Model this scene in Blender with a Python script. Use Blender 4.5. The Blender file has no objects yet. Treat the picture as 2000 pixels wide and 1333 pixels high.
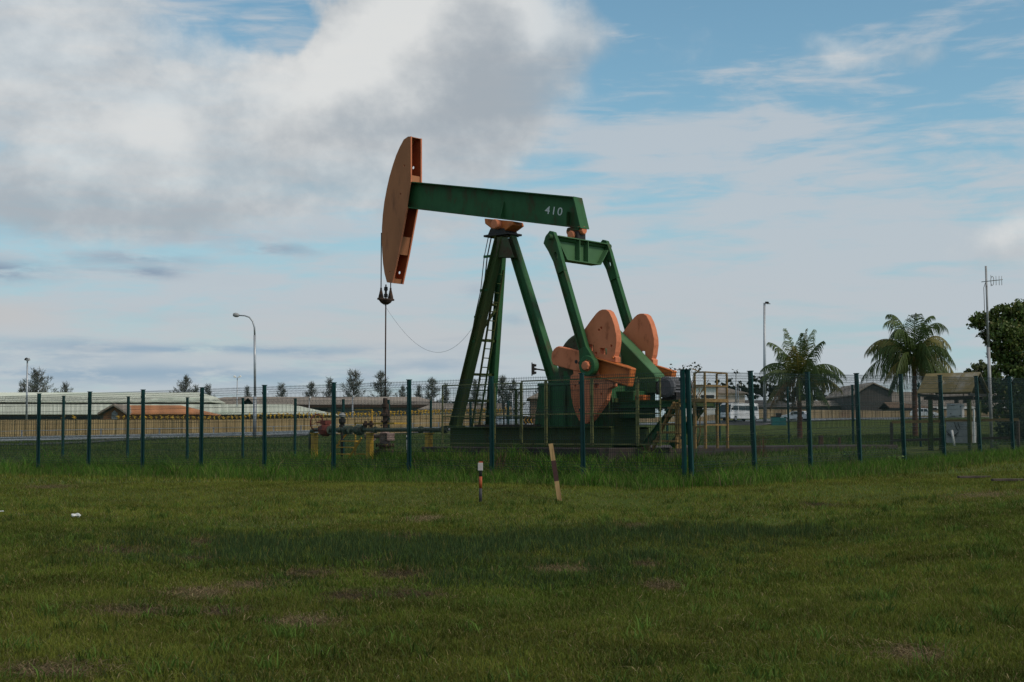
import bpy, bmesh, math, random
import numpy as np
from mathutils import Vector, Matrix
R = math.radians
C = bpy.context.scene.collection
sc = bpy.context.scene
rnd = random.Random(7)
rng = np.random.default_rng(11)

# ------------------------------------------------------------------ camera
F = 2700.0; HOR = 848.0; EYE = 1.5
PITCH = math.atan((HOR - 666.5) / F)
cam = bpy.data.cameras.new('camera'); camo = bpy.data.objects.new('camera', cam); C.objects.link(camo)
camo.location = (0, 0, EYE); camo.rotation_euler = (math.pi / 2 + PITCH, 0, 0)
cam.sensor_width = 36; cam.lens = F / 2000 * 36; cam.clip_start = 0.1; cam.clip_end = 6000
sc.camera = camo

# ------------------------------------------------------------------ sky
SUN_DIR = Vector((0.72, -0.42, 0.80)).normalized()
SUN_EL = math.asin(SUN_DIR.z); SUN_ROT = math.atan2(SUN_DIR.x, SUN_DIR.y)
w = bpy.data.worlds.new('World'); sc.world = w; w.use_nodes = True
nt = w.node_tree; nt.nodes.clear()

class X:                                   # small wrapper: arithmetic on sockets makes Math nodes
    def __init__(s, sock): s.s = sock
    def _m(a, op, b=None, c=None, clamp=False):
        n = nt.nodes.new('ShaderNodeMath'); n.operation = op; n.use_clamp = clamp
        for i, q in enumerate((a, b, c)):
            if q is None: continue
            if isinstance(q, X): nt.links.new(q.s, n.inputs[i])
            else: n.inputs[i].default_value = q
        return X(n.outputs[0])
    def __add__(a, b): return a._m('ADD', b)
    def __sub__(a, b): return a._m('SUBTRACT', b)
    def __mul__(a, b): return a._m('MULTIPLY', b)
    def __truediv__(a, b): return a._m('DIVIDE', b)
    __radd__ = __add__; __rmul__ = __mul__
def step(x, a, b):
    n = nt.nodes.new('ShaderNodeMapRange'); n.interpolation_type = 'SMOOTHSTEP'
    nt.links.new(x.s, n.inputs[0]); n.inputs[1].default_value = a; n.inputs[2].default_value = b
    return X(n.outputs[0])
def vec(x, y, z=0.0):
    n = nt.nodes.new('ShaderNodeCombineXYZ')
    for i, q in enumerate((x, y, z)):
        if isinstance(q, X): nt.links.new(q.s, n.inputs[i])
        else: n.inputs[i].default_value = q
    return n.outputs[0]
def noise(x, y, z, scale, detail=6, rough=.55, dist=0.0):
    n = nt.nodes.new('ShaderNodeTexNoise'); nt.links.new(vec(x, y, z), n.inputs['Vector'])
    n.inputs['Scale'].default_value = scale; n.inputs['Detail'].default_value = detail
    n.inputs['Roughness'].default_value = rough; n.inputs['Distortion'].default_value = dist
    return X(n.outputs['Fac'])
def mixc(f, a, b):
    n = nt.nodes.new('ShaderNodeMix'); n.data_type = 'RGBA'
    if isinstance(f, X): nt.links.new(f.s, n.inputs[0])
    else: n.inputs[0].default_value = f
    for i, q in ((6, a), (7, b)):
        if isinstance(q, tuple): n.inputs[i].default_value = (*q, 1)
        else: nt.links.new(q, n.inputs[i])
    return n.outputs[2]
tc = nt.nodes.new('ShaderNodeTexCoord'); sp = nt.nodes.new('ShaderNodeSeparateXYZ')
nt.links.new(tc.outputs['Generated'], sp.inputs[0])
dx, dy, dz = X(sp.outputs[0]), X(sp.outputs[1]), X(sp.outputs[2])
az = dx._m('ARCTAN2', dy); el = dz._m('ARCSINE')
U = az * 2.7 + 1.0                          # azimuth and elevation, in thousands of "one radian = 2.7"
V = el * -2.7 + 0.848
# domain warp for the heap clouds
w1 = noise(U, V, 3.1, 3.2, 5) - 0.5; w2 = noise(U, V, 8.7, 3.2, 5) - 0.5
Uw = U + w1 * 0.20; Vw = V + w2 * 0.14
def blob(cx, cy, rx, ry, amp, u=None, v=None, rot=0.0):
    u = u or Uw; v = v or Vw
    a = u - cx; b = v - cy
    if rot:
        c_, s_ = math.cos(rot), math.sin(rot)
        a, b = a * c_ + b * s_, b * c_ - a * s_
    a = a * (1 / rx); b = b * (1 / ry)
    return (a * a + b * b)._m('MULTIPLY', -1.0)._m('EXPONENT') * amp
heap = None
for B in ((.06, .08, .36, .20, 1.15), (.76, .15, .24, .15, 1.1), (.92, .03, .17, .10, .95), (.98, .15, .16, .12, .80), (1.13, .10, .06, .09, .25),
          (.60, .27, .32, .12, .95), (.30, .34, .26, .12, .85), (.15, .40, .17, .09, .80), (.84, .29, .20, .09, .62), (.48, .42, .40, .05, .55), (.16, .47, .14, .035, .5), (-.02, .33, .06, .06, -.45),
          (.515, .055, .055, .055, -1.15), (.44, .02, .05, .04, -.5), (.40, .20, .09, .04, -.4), (.27, .27, .09, .03, -.35), (.07, .30, .07, .03, -.4), (1.63, .13, .085, .045, .74), (1.78, .125, .07, .03, .45), (1.97, .50, .10, .06, .85),
          (.02, .26, .2, .12, .5), (.88, .43, .05, .02, .4)):
    b = blob(*B); heap = b if heap is None else heap + b
fb = noise(U, V * 1.25, 1.7, 4.2, 9, .52) - 0.5
fb_s = noise(U - 0.020, V * 1.25 - 0.040, 1.7, 4.2, 9, .52) - 0.5       # the same billows, stepped towards the light
dens = heap - 0.50 + fb * 1.45
fine = (noise(U, V * 1.2, 6.6, 15.0, 9, .62) - .5)
soft = step(V, .22, .42)._m('MAXIMUM', step(U, .95, 1.12))._m('MAXIMUM', step(U, .60, .40) * .8)
dn = dens + fine * .5
cmask = step(dn, -0.15, 0.24) * (soft * -1.0 + 1.0) + step(dn, -0.30, 0.50) * soft
lit = step(fb_s * -1.0 + fb, -0.11, 0.17)                                 # sunlit shoulders of the billows
bright = blob(.72, .08, .20, .055, 1.15, rot=-.72) + blob(1.03, .04, .055, .06, 1.3) + blob(.32, .28, .07, .045, .9) + blob(.12, .33, .07, .05, .5) \
         + blob(.12, .10, .22, .15, .38) + blob(.62, .17, .2, .07, .45) + blob(1.96, .46, .08, .04, .8) + blob(.30, .37, .1, .04, .3) + blob(1.63, .115, .07, .03, .55)
shade = blob(.93, .19, .19, .11, 1.15, rot=-.5) + blob(.65, .25, .09, .05, .5) + blob(.12, .44, .25, .06, .8) + blob(.38, .15, .14, .07, .25) + blob(.6, .42, .3, .04, .35)
tone = step(bright * 0.62 - shade * 0.42 + lit * 0.30 + (noise(Uw * 1.0 + Vw * .8, Vw * 1.6 - Uw * .8, 5.2, 4.5, 10, .58) - .5) * .75 + fine * .35 + .36, 0.0, 1.0)
# streaks and veils
st = noise(U * 1.0 + V * .25, V * 4.2, 4.4, 3.0, 9, .58, .45)
st3 = noise(U * 1.3 + V * .5, V * 9.0, 2.4, 4.5, 8, .6, .5)
st2 = noise(U * .8 - V * .15, V * 7.5, 9.4, 3.6, 8, .6, .2)
low = step(V, .30, .62)
veil = step(st + low * .13 + (st3 - .5) * .55 + step(V, .05, .35) * .05 + blob(1.45, .33, .6, .16, .13, U, V) - blob(1.5, .06, .5, .15, .16, U, V)
            + blob(1.75, .42, .4, .12, .07, U, V) - blob(1.2, .41, .16, .03, .12, U, V) - blob(.45, .49, .5, .03, .16, U, V) - blob(1.05, .30, .12, .03, .10, U, V) - blob(1.5, .53, .4, .03, .05, U, V), .42, .74)
stripes = (step(st2, .50, .66) * (blob(.35, .71, .75, .06, 1.0, U, V) + blob(.12, .54, .26, .03, .9, U, V) + blob(.95, .80, .4, .05, .5, U, V)))._m('MINIMUM', 1.0)
pink = (blob(.02, .63, .12, .03, 1.0, U, V) + blob(.6, .66, .5, .05, .55, U, V) + blob(1.3, .62, .5, .08, .35, U, V))._m('MINIMUM', 1.0)
sky = nt.nodes.new('ShaderNodeTexSky'); sky.sky_type = 'NISHITA'; sky.sun_disc = False
sky.sun_elevation = SUN_EL; sky.sun_rotation = SUN_ROT; sky.air_density = 1.0; sky.dust_density = 0.6; sky.ozone_density = 2.5
SKYG = 1.0
tint = nt.nodes.new('ShaderNodeMix'); tint.data_type = 'RGBA'; tint.blend_type = 'MULTIPLY'; tint.inputs[0].default_value = 1
nt.links.new(sky.outputs[0], tint.inputs[6]); tint.inputs[7].default_value = (1.12, 1.36, 1.20, 1)
col = tint.outputs[2]
K = 10.0
k = lambda c: tuple(q * K for q in c)
col = mixc(low * .72, col, k((.355, .49, .585)))
col = mixc(veil * .85, col, k((.50, .545, .59)))
col = mixc(pink * .6, col, k((.55, .53, .52)))
wv_ = (noise(U * .6, V * 2.0, 3.3, 5.0, 7, .55) - .5) * .05
Vs = V + wv_
bands = (blob(.42, .682, .36, .010, 1.1, U, Vs) + blob(.30, .738, .50, .020, 1.0, U, Vs) + blob(.10, .70, .16, .012, .6, U, Vs) + blob(.85, .71, .06, .012, .6, U, Vs) + blob(1.0, .625, .03, .012, .5, U, Vs) + blob(.93, .57, .03, .014, .4, U, Vs))._m('MINIMUM', 1.0)
dark = (blob(.02, .545, .10, .018, 1.1, U, Vs) + blob(.27, .52, .12, .014, .6, U, Vs) + blob(.31, .548, .05, .010, .9, U, Vs) + blob(.55, .495, .07, .012, .6, U, Vs) + blob(.25, .47, .3, .02, .35, U, Vs))._m('MINIMUM', 1.0)
rag = step(noise(U * 1.2, V * 5.0, 7.3, 7.0, 8, .6), .32, .56)
col = mixc(stripes * .5, col, k((.31, .40, .49)))
col = mixc(bands * rag * .9, col, k((.285, .40, .51)))
col = mixc(dark * rag * .9, col, k((.235, .315, .42)))
ccol = mixc(tone, k((.37, .41, .45)), k((.73, .735, .725)))
col = mixc(cmask * (soft * -.18 + .95), col, ccol)
col = mixc(step(V, -.15, -.9) * .72, col, k((.40, .405, .41)))      # grey cloud cover overhead, out of view, added to neutralise the ambient light
bg = nt.nodes.new('ShaderNodeBackground'); bg.inputs[1].default_value = 0.1
nt.links.new(col, bg.inputs[0])
wo = nt.nodes.new('ShaderNodeOutputWorld'); nt.links.new(bg.outputs[0], wo.inputs[0])
w.cycles.sampling_method = 'MANUAL'; w.cycles.sample_map_resolution = 512

sun = bpy.data.lights.new('sun', 'SUN'); sun.energy = 1.9; sun.angle = R(10); sun.color = (1, .90, .78)
suno = bpy.data.objects.new('sun', sun); C.objects.link(suno)
suno.rotation_euler = SUN_DIR.to_track_quat('Z', 'Y').to_euler()
sc.view_settings.view_transform = 'Standard'; sc.view_settings.look = 'None'
sc.view_settings.exposure = 0.0; sc.view_settings.gamma = 1.0; sc.view_settings.use_curve_mapping = False
sc.cycles.max_bounces = 6; sc.cycles.transparent_max_bounces = 12

# ------------------------------------------------------------------ photo geometry
def ray(px, py):
    a = (px - 1000) / F; b = (666.5 - py) / F
    y = math.cos(PITCH) - b * math.sin(PITCH); z = math.sin(PITCH) + b * math.cos(PITCH)
    return a / y, z / y
def P(px, py, Z):
    a, b = ray(px, py); return Vector((a * Z, Z, EYE + b * Z))
# survey points of the ground: (px, depth, height)
GP = []
for px in (-400, 500, 1000, 1500, 2400):
    GP += [(px, 4, 0), (px, 8, 0), (px, 13, -.02), (px, 18, .0)]
GP += [(px, 24, .13) for px in (-300, 300, 800, 1200)] + [(1700, 24, .24), (2200, 24, .42)]
for s in range(0, 11): x, y = 3.695 - 2.083 * s, 29.7 + 1.598 * s; GP.append((1000 + F * x / y, y, .37 - .011 * s))
for s in range(1, 9): x, y = 3.83 + 1.703 * s, 29.7 + 1.988 * s; GP.append((1000 + F * x / y, y, .37 + .06 * s))
GP += [(1800, 30, .48), (2100, 32, .62), (2300, 40, .8), (2100, 48, .85)]
GP += [(620, 42, .60), (760, 42, .74), (850, 38, .80), (1000, 36, .78), (1150, 34.5, .75), (1340, 34, .78), (1420, 35.5, .95), (1500, 38, .98), (1600, 41, 1.02), (1700, 44, 1.02), (1850, 50, .88), (1000, 42, .95), (1200, 42, .95), (1450, 46, .95),
       (150, 50, .40), (500, 56, .46), (850, 62, .55), (1100, 70, .7), (1420, 60, .95), (1660, 57.5, 1.0), (1930, 55, 1.05), (2200, 55, 1.1),
       (0, 75, .6), (500, 80, .75), (1000, 85, 1.0), (1560, 85, 1.09), (1800, 90, 1.3), (2200, 90, 1.6),
       (-100, 95, .78), (420, 110, 1.17), (640, 125, 1.48), (950, 150, 2.0), (1265, 170, 2.45), (1500, 200, 3.25), (1500, 168, 2.3), (1800, 160, 2.2), (1650, 218, 3.6), (2000, 245, 4.2), (1800, 245, 4.2),
       (0, 132, .9), (400, 140, 1.0), (700, 150, 1.4), (1000, 165, 2.2), (1250, 195, 3.1), (1500, 228, 4.1), (2050, 270, 4.9),
       (0, 200, 1.0), (500, 240, 1.5), (900, 260, 2.2), (1400, 300, 4), (1900, 330, 5), (0, 500, 1.5), (1000, 600, 3), (2000, 600, 5), (0, 2500, 2), (2000, 2500, 4), (1000, 2500, 3),
       (-1500, 40, .3), (-1500, 120, .8), (3500, 40, 1), (3500, 150, 2.5)]
gpa = np.array([((p - 1000) / 1000 * 1.3, math.log(z) * 1.6, h) for p, z, h in GP])
def Garr(x, y):
    x = np.asarray(x, float); y = np.asarray(y, float)
    yy = np.maximum(y, 4.0)
    u = np.clip(2.7 * x / yy, -3, 3.5) * 1.3; v = np.log(yy) * 1.6
    num = np.zeros_like(u); den = np.zeros_like(u)
    for a, b, h in gpa:
        ww = 1.0 / ((u - a) ** 2 + (v - b) ** 2 + .004) ** 2
        num += ww * h; den += ww
    near = np.clip((26 - y) / 20, 0, 1)
    return num / den + near * (.018 * np.sin(x * 1.9 + y * .7) + .015 * np.sin(x * .8 - y * 1.7))
def G(x, y): return float(Garr(np.array([x]), np.array([y]))[0])

# ------------------------------------------------------------------ materials
def new_mat(name):
    m = bpy.data.materials.new(name); m.use_nodes = True
    return m, m.node_tree, m.node_tree.nodes['Principled BSDF']
def mat(name, c1, c2=None, scale=4.0, rough=.6, metal=0.0, lo=.4, hi=.65, bump=0.0, bscale=30, stretch=(1, 1, 1), c3=None, s3=1.2, lo3=.55, hi3=.7, detail=7, spec=.35):
    m, t, bs = new_mat(name)
    n_ = t.nodes; l = t.links
    bs.inputs['Roughness'].default_value = rough; bs.inputs['Metallic'].default_value = metal
    bs.inputs['Specular IOR Level'].default_value = spec
    tcx = n_.new('ShaderNodeTexCoord'); mp = n_.new('ShaderNodeMapping'); mp.inputs['Scale'].default_value = stretch
    l.new(tcx.outputs['Object'], mp.inputs[0])
    if c2 is None: c2 = tuple(q * .8 for q in c1)
    def nz(sc_, lo_, hi_, d=detail):
        a = n_.new('ShaderNodeTexNoise'); a.inputs['Scale'].default_value = sc_; a.inputs['Detail'].default_value = d; a.inputs['Roughness'].default_value = .62
        l.new(mp.outputs[0], a.inputs['Vector'])
        r = n_.new('ShaderNodeMapRange'); r.inputs[1].default_value = lo_; r.inputs[2].default_value = hi_; l.new(a.outputs['Fac'], r.inputs[0])
        return a.outputs['Fac'], r.outputs[0]
    raw, f = nz(scale, lo, hi)
    mx = n_.new('ShaderNodeMix'); mx.data_type = 'RGBA'; l.new(f, mx.inputs[0]); mx.inputs[6].default_value = (*c1, 1); mx.inputs[7].default_value = (*c2, 1)
    out = mx.outputs[2]
    if c3 is not None:
        _, f3 = nz(s3, lo3, hi3, 9)
        m3 = n_.new('ShaderNodeMix'); m3.data_type = 'RGBA'; l.new(f3, m3.inputs[0]); l.new(out, m3.inputs[6]); m3.inputs[7].default_value = (*c3, 1)
        out = m3.outputs[2]
    l.new(out, bs.inputs['Base Color'])
    rr = n_.new('ShaderNodeMapRange'); rr.inputs[3].default_value = max(rough - .12, .05); rr.inputs[4].default_value = min(rough + .15, 1); l.new(raw, rr.inputs[0]); l.new(rr.outputs[0], bs.inputs['Roughness'])
    if bump:
        a = n_.new('ShaderNodeTexNoise'); a.inputs['Scale'].default_value = bscale; a.inputs['Detail'].default_value = 5; l.new(mp.outputs[0], a.inputs['Vector'])
        b = n_.new('ShaderNodeBump'); b.inputs['Strength'].default_value = bump; b.inputs['Distance'].default_value = .02; l.new(a.outputs['Fac'], b.inputs['Height']); l.new(b.outputs[0], bs.inputs['Normal'])
    return m
def ribbed(name, c1, c2, axis='X', freq=5.0, depth=.5, rough=.6, c3=None, colmix=.0):
    m = mat(name, c1, c2, scale=.35, rough=rough, c3=c3, s3=.12, stretch=(1, 1, 1))
    t = m.node_tree; bs = t.nodes['Principled BSDF']
    tcx = t.nodes.new('ShaderNodeTexCoord'); wv = t.nodes.new('ShaderNodeTexWave'); wv.bands_direction = axis; wv.inputs['Scale'].default_value = freq; wv.inputs['Distortion'].default_value = 0
    t.links.new(tcx.outputs['Object'], wv.inputs[0])
    b = t.nodes.new('ShaderNodeBump'); b.inputs['Strength'].default_value = depth; b.inputs['Distance'].default_value = .05
    t.links.new(wv.outputs['Fac'], b.inputs['Height']); t.links.new(b.outputs[0], bs.inputs['Normal'])
    return m
def leafmat(name, rough=.6, spec=.25, trans=.25):
    m, t, bs = new_mat(name)
    a = t.nodes.new('ShaderNodeAttribute'); a.attribute_name = 'tint'
    t.links.new(a.outputs['Color'], bs.inputs['Base Color']); bs.inputs['Roughness'].default_value = rough; bs.inputs['Specular IOR Level'].default_value = spec
    tr = t.nodes.new('ShaderNodeBsdfTranslucent'); t.links.new(a.outputs['Color'], tr.inputs[0])
    mx = t.nodes.new('ShaderNodeMixShader'); mx.inputs[0].default_value = trans
    t.links.new(bs.outputs[0], mx.inputs[1]); t.links.new(tr.outputs[0], mx.inputs[2]); t.links.new(mx.outputs[0], t.nodes['Material Output'].inputs[0])
    return m
M = {}
M['green'] = mat('green_paint', (.036, .120, .044), (.027, .092, .034), scale=2.2, rough=.6, spec=.2, c3=(.075, .048, .022), s3=2.2, lo3=.52, hi3=.70, stretch=(1, 1, .45), bump=.12)
M['green_old'] = mat('mossy_green_paint', (.046, .084, .026), (.074, .068, .022), scale=1.6, rough=.7, spec=.15, lo=.38, hi=.68, c3=(.055, .028, .014), s3=2.2, lo3=.56, hi3=.72, bump=.2, stretch=(1, 1, .35))
M['green_lt'] = mat('light_green_paint', (.078, .175, .078), (.060, .140, .060), scale=1.5, rough=.55, spec=.25, bump=.1, c3=(.07, .10, .05), s3=1.5, lo3=.6, hi3=.8)
M['orange'] = mat('faded_orange_paint', (.68, .228, .112), (.58, .185, .088), scale=2.0, rough=.7, spec=.2, c3=(.30, .095, .045), s3=4.0, lo3=.55, hi3=.74, bump=.12, stretch=(1, 1, .6))
M['orange_tan'] = mat('tan_orange_paint', (.46, .185, .085), (.37, .15, .072), scale=1.3, rough=.7, spec=.2, c3=(.22, .095, .05), s3=3.2, lo3=.54, hi3=.76, bump=.1, stretch=(1, 1, .3))
M['orange_deep'] = mat('deep_orange_paint', (.60, .17, .04), (.44, .115, .028), scale=1.6, rough=.55, c3=(.13, .035, .012), s3=2.5, lo3=.55, hi3=.75, bump=.1)
M['red_in'] = mat('rust_red_primer', (.46, .085, .025), (.34, .06, .02), scale=1.6, rough=.7)
M['black'] = mat('grease_black', (.018, .016, .016), (.035, .026, .02), scale=6, rough=.55)
M['rust'] = mat('rusty_steel', (.075, .042, .028), (.035, .02, .015), scale=5, rough=.8, bump=.3, c3=(.14, .07, .04), s3=7)
M['steel'] = mat('galvanised_steel', (.42, .44, .46), (.33, .35, .37), scale=6, rough=.45, metal=.5)
M['white'] = mat('white_paint', (.72, .72, .70), (.62, .62, .60), scale=3, rough=.5)
M['grey'] = mat('grey_paint', (.34, .34, .34), (.27, .27, .27), scale=4, rough=.5, c3=(.14, .14, .14), s3=3)
M['teal'] = mat('teal_coated_steel', (.003, .042, .039), (.002, .033, .031), scale=3, rough=.45, spec=.3, c3=(.01, .05, .045), s3=1.2)
M['wire'] = mat('dark_green_wire', (.006, .026, .022), (.006, .020, .018), scale=3, rough=.5)
M['frame_y'] = mat('faded_olive_yellow_frame', (.19, .18, .06), (.11, .12, .045), scale=3, rough=.6, c3=(.05, .03, .015), s3=6)
M['yellow'] = mat('yellow_paint', (.50, .30, .035), (.38, .23, .03), scale=4, rough=.5, c3=(.17, .08, .025), s3=8, lo3=.58)
M['wood_y'] = mat('weathered_yellow_steel', (.34, .21, .075), (.24, .15, .06), scale=5, rough=.7, c3=(.10, .05, .03), s3=9)
M['pipe'] = mat('grey_green_pipe', (.085, .115, .085), (.055, .065, .045), scale=5, rough=.6, c3=(.06, .03, .02), s3=7)
M['valve_red'] = mat('red_oxide_valve', (.20, .045, .03), (.11, .03, .022), scale=6, rough=.65)
M['concrete'] = mat('dark_stained_concrete', (.055, .042, .038), (.034, .026, .025), scale=3, rough=.9, bump=.4, stretch=(1, 1, .5), c3=(.075, .06, .055), s3=1.2)
M['conc_lt'] = mat('pale_concrete', (.30, .29, .27), (.22, .21, .2), scale=3, rough=.9, bump=.3)
M['asphalt'] = mat('asphalt', (.055, .055, .058), (.042, .042, .045), scale=2, rough=.9)
M['soil'] = mat('bare_soil', (.075, .045, .028), (.045, .028, .018), scale=9, rough=1, bump=.6)
M['leaf'] = leafmat('foliage', .55, .3, .22)
M['blade'] = leafmat('grass_blade', .75, .12, .3)
M['straw'] = leafmat('dry_straw', .85, .1, .1)
M['bark'] = mat('bark', (.095, .072, .055), (.05, .04, .03), scale=4, rough=.9, bump=.6, stretch=(1, 1, .25))
M['palm_trunk'] = mat('reddish_palm_trunk', (.16, .065, .04), (.09, .045, .03), scale=2, rough=.9, bump=.8, stretch=(.5, .5, 5))
M['glass'] = mat('dark_glass', (.02, .03, .035), (.03, .045, .05), scale=1, rough=.12, spec=.6)
M['tyre'] = mat('tyre_rubber', (.015, .015, .015), None, rough=.8)
M['car_w'] = mat('white_car_paint', (.84, .85, .86), (.78, .79, .80), scale=1, rough=.25, spec=.5)
M['car_s'] = mat('silver_car_paint', (.40, .42, .44), (.36, .38, .40), scale=1, rough=.25, metal=.4)
M['lamp_red'] = mat('red_lamp_plastic', (.35, .015, .012), None, rough=.3)
M['lamp_clear'] = mat('clear_lamp_plastic', (.6, .6, .58), None, rough=.2)

# ------------------------------------------------------------------ mesh helpers
class MB:
    def __init__(s): s.v = []; s.f = []; s.sm = []
    def add(s, vs, fs, smooth=False):
        o = len(s.v); s.v += [tuple(q) for q in vs]
        s.f += [tuple(i + o for i in f) for f in fs]; s.sm += [smooth] * len(fs); return s
    def frame(s, p0, p1, up=(0, 0, 1)):
        d = (Vector(p1) - Vector(p0)).normalized(); u = Vector(up)
        a = d.cross(u)
        if a.length < 1e-4: a = d.cross(Vector((1, 0, 0)))
        a.normalize(); b = a.cross(d).normalized(); return d, a, b
    def box(s, x0, x1, y0, y1, z0, z1):
        vs = [(x, y, z) for x in (x0, x1) for y in (y0, y1) for z in (z0, z1)]
        return s.add(vs, [(0, 1, 3, 2), (4, 6, 7, 5), (0, 4, 5, 1), (2, 3, 7, 6), (0, 2, 6, 4), (1, 5, 7, 3)])
    def ext(s, prof, p0, p1, up=(0, 0, 1), smooth=False, scale1=1.0):     # 2-D profile (a sideways, b up) swept p0 -> p1
        d, a, b = s.frame(p0, p1, up); n = len(prof); p0 = Vector(p0); p1 = Vector(p1)
        vs = [p0 + a * q[0] + b * q[1] for q in prof] + [p1 + a * q[0] * scale1 + b * q[1] * scale1 for q in prof]
        fs = [(i, (i + 1) % n, n + (i + 1) % n, n + i) for i in range(n)]
        s.add(vs, fs, smooth); o = len(s.v) - 2 * n
        s.f += [tuple(o + i for i in range(n)), tuple(o + n + i for i in range(n))]; s.sm += [False, False]; return s
    def bar(s, p0, p1, wd, h, up=(0, 0, 1), **k): return s.ext([(-wd / 2, -h / 2), (wd / 2, -h / 2), (wd / 2, h / 2), (-wd / 2, h / 2)], p0, p1, up, **k)
    def hbar(s, p0, p1, wd, h, t=.03, up=(0, 0, 1), scale1=1.0):        # H section, flanges across b
        a, b = wd / 2, h / 2
        return s.ext([(-a, -b), (a, -b), (a, -b + t), (t / 2, -b + t), (t / 2, b - t), (a, b - t), (a, b), (-a, b), (-a, b - t), (-t / 2, b - t), (-t / 2, -b + t), (-a, -b + t)], p0, p1, up, scale1=scale1)
    def cyl(s, p0, p1, r, r1=None, n=16, smooth=True):
        return s.ext([(r * math.cos(2 * math.pi * i / n), r * math.sin(2 * math.pi * i / n)) for i in range(n)], p0, p1, smooth=smooth, scale1=(r1 / r if r1 is not None else 1.0))
    def tube(s, pts, r, n=8, r1=None):
        pts = [Vector(p) for p in pts]; m = len(pts); vs = []; A = None
        for i, p in enumerate(pts):
            d = (pts[min(i + 1, m - 1)] - pts[max(i - 1, 0)]).normalized()
            if A is None:
                A = d.orthogonal().normalized()
            A = (A - d * A.dot(d)).normalized(); B = d.cross(A)
            rr = r if r1 is None else r + (r1 - r) * i / (m - 1)
            vs += [p + A * rr * math.cos(2 * math.pi * j / n) + B * rr * math.sin(2 * math.pi * j / n) for j in range(n)]
        fs = [(i * n + j, i * n + (j + 1) % n, (i + 1) * n + (j + 1) % n, (i + 1) * n + j) for i in range(m - 1) for j in range(n)]
        s.add(vs, fs, True); o = len(s.v) - m * n
        s.f += [tuple(o + j for j in range(n)), tuple(o + (m - 1) * n + j for j in range(n))]; s.sm += [False, False]; return s
    def lathe(s, c, prof, axis=(0, 0, 1), n=20):                           # prof: (radius, distance along axis)
        ax = Vector(axis).normalized(); A = ax.orthogonal().normalized(); B = ax.cross(A); c = Vector(c)
        vs = [c + ax * t + (A * math.cos(2 * math.pi * j / n) + B * math.sin(2 * math.pi * j / n)) * max(r, 1e-4) for r, t in prof for j in range(n)]
        m = len(prof)
        fs = [(i * n + j, i * n + (j + 1) % n, (i + 1) * n + (j + 1) % n, (i + 1) * n + j) for i in range(m - 1) for j in range(n)]
        s.add(vs, fs, False); o = len(s.v) - m * n
        s.f += [tuple(o + j for j in range(n)), tuple(o + (m - 1) * n + j for j in range(n))]; s.sm += [False, False]; return s
    def prism(s, poly, v0, v1):                                            # polygon in x-z swept along y
        n = len(poly); vs = [(p[0], v0, p[1]) for p in poly] + [(p[0], v1, p[1]) for p in poly]
        return s.add(vs, [tuple(range(n)), tuple(range(n, 2 * n))] + [(i, (i + 1) % n, n + (i + 1) % n, n + i) for i in range(n)])
    def build(s, name, m, parent=None, rel=False, bevel=0.0):
        me = bpy.data.meshes.new(name)
        off = Vector(parent.location) if (rel and parent is not None) else Vector((0, 0, 0))
        me.from_pydata([(p[0] - off.x, p[1] - off.y, p[2] - off.z) for p in s.v], [], s.f)
        me.polygons.foreach_set('use_smooth', s.sm)
        b = bmesh.new(); b.from_mesh(me); bmesh.ops.recalc_face_normals(b, faces=b.faces); b.to_mesh(me); b.free()
        me.materials.append(M[m] if isinstance(m, str) else m); me.update()
        o = bpy.data.objects.new(name, me); C.objects.link(o); o.parent = parent
        if bevel:
            bv = o.modifiers.new('bevel', 'BEVEL'); bv.width = bevel; bv.segments = 1; bv.limit_method = 'ANGLE'; bv.angle_limit = R(40)
        return o
def tag(o, label=None, cat=None, group=None, kind=None):
    if label: o['label'] = label
    if cat: o['category'] = cat
    if group: o['group'] = group
    if kind: o['kind'] = kind
    return o
def thing(name, label, cat, loc=(0, 0, 0), rz=0.0, group=None):
    o = bpy.data.objects.new(name, None); C.objects.link(o); o.empty_display_size = .3
    o.location = loc; o.rotation_euler = (0, 0, rz); return tag(o, label, cat, group)
def copy_tree(o, parent=None):
    c = o.copy(); C.objects.link(c); c.parent = parent
    for ch in list(o.children): copy_tree(ch, c)
    return c
def cut(o, cutters):                                                       # real holes
    for cmb in cutters:
        co = cmb.build('cutter_tmp', 'black'); co.parent = o.parent
        md = o.modifiers.new('b', 'BOOLEAN'); md.operation = 'DIFFERENCE'; md.object = co; md.solver = 'EXACT'
        dg = bpy.context.evaluated_depsgraph_get(); dg.update()
        me = bpy.data.meshes.new_from_object(o.evaluated_get(dg)); o.modifiers.clear()
        old = o.data; o.data = me; me.name = old.name; bpy.data.meshes.remove(old)
        cm = co.data; bpy.data.objects.remove(co); bpy.data.meshes.remove(cm)
def npmesh(name, V_, tris, m, parent=None, cols=None, verts_per=3):        # many equal small faces from numpy arrays
    me = bpy.data.meshes.new(name); nv = len(V_); nf = len(tris); k_ = tris.shape[1]
    me.vertices.add(nv); me.vertices.foreach_set('co', np.ascontiguousarray(V_, dtype=np.float32).ravel())
    me.loops.add(nf * k_); me.loops.foreach_set('vertex_index', np.ascontiguousarray(tris, dtype=np.int32).ravel())
    me.polygons.add(nf); me.polygons.foreach_set('loop_start', np.arange(0, nf * k_, k_, dtype=np.int32))
    me.update(calc_edges=True)
    if cols is not None:
        at = me.color_attributes.new('tint', 'FLOAT_COLOR', 'POINT')
        c4 = np.ones((nv, 4), np.float32); c4[:, :3] = cols; at.data.foreach_set('color', c4.ravel())
    me.materials.append(M[m] if isinstance(m, str) else m)
    o = bpy.data.objects.new(name, me); C.objects.link(o); o.parent = parent
    return o
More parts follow.
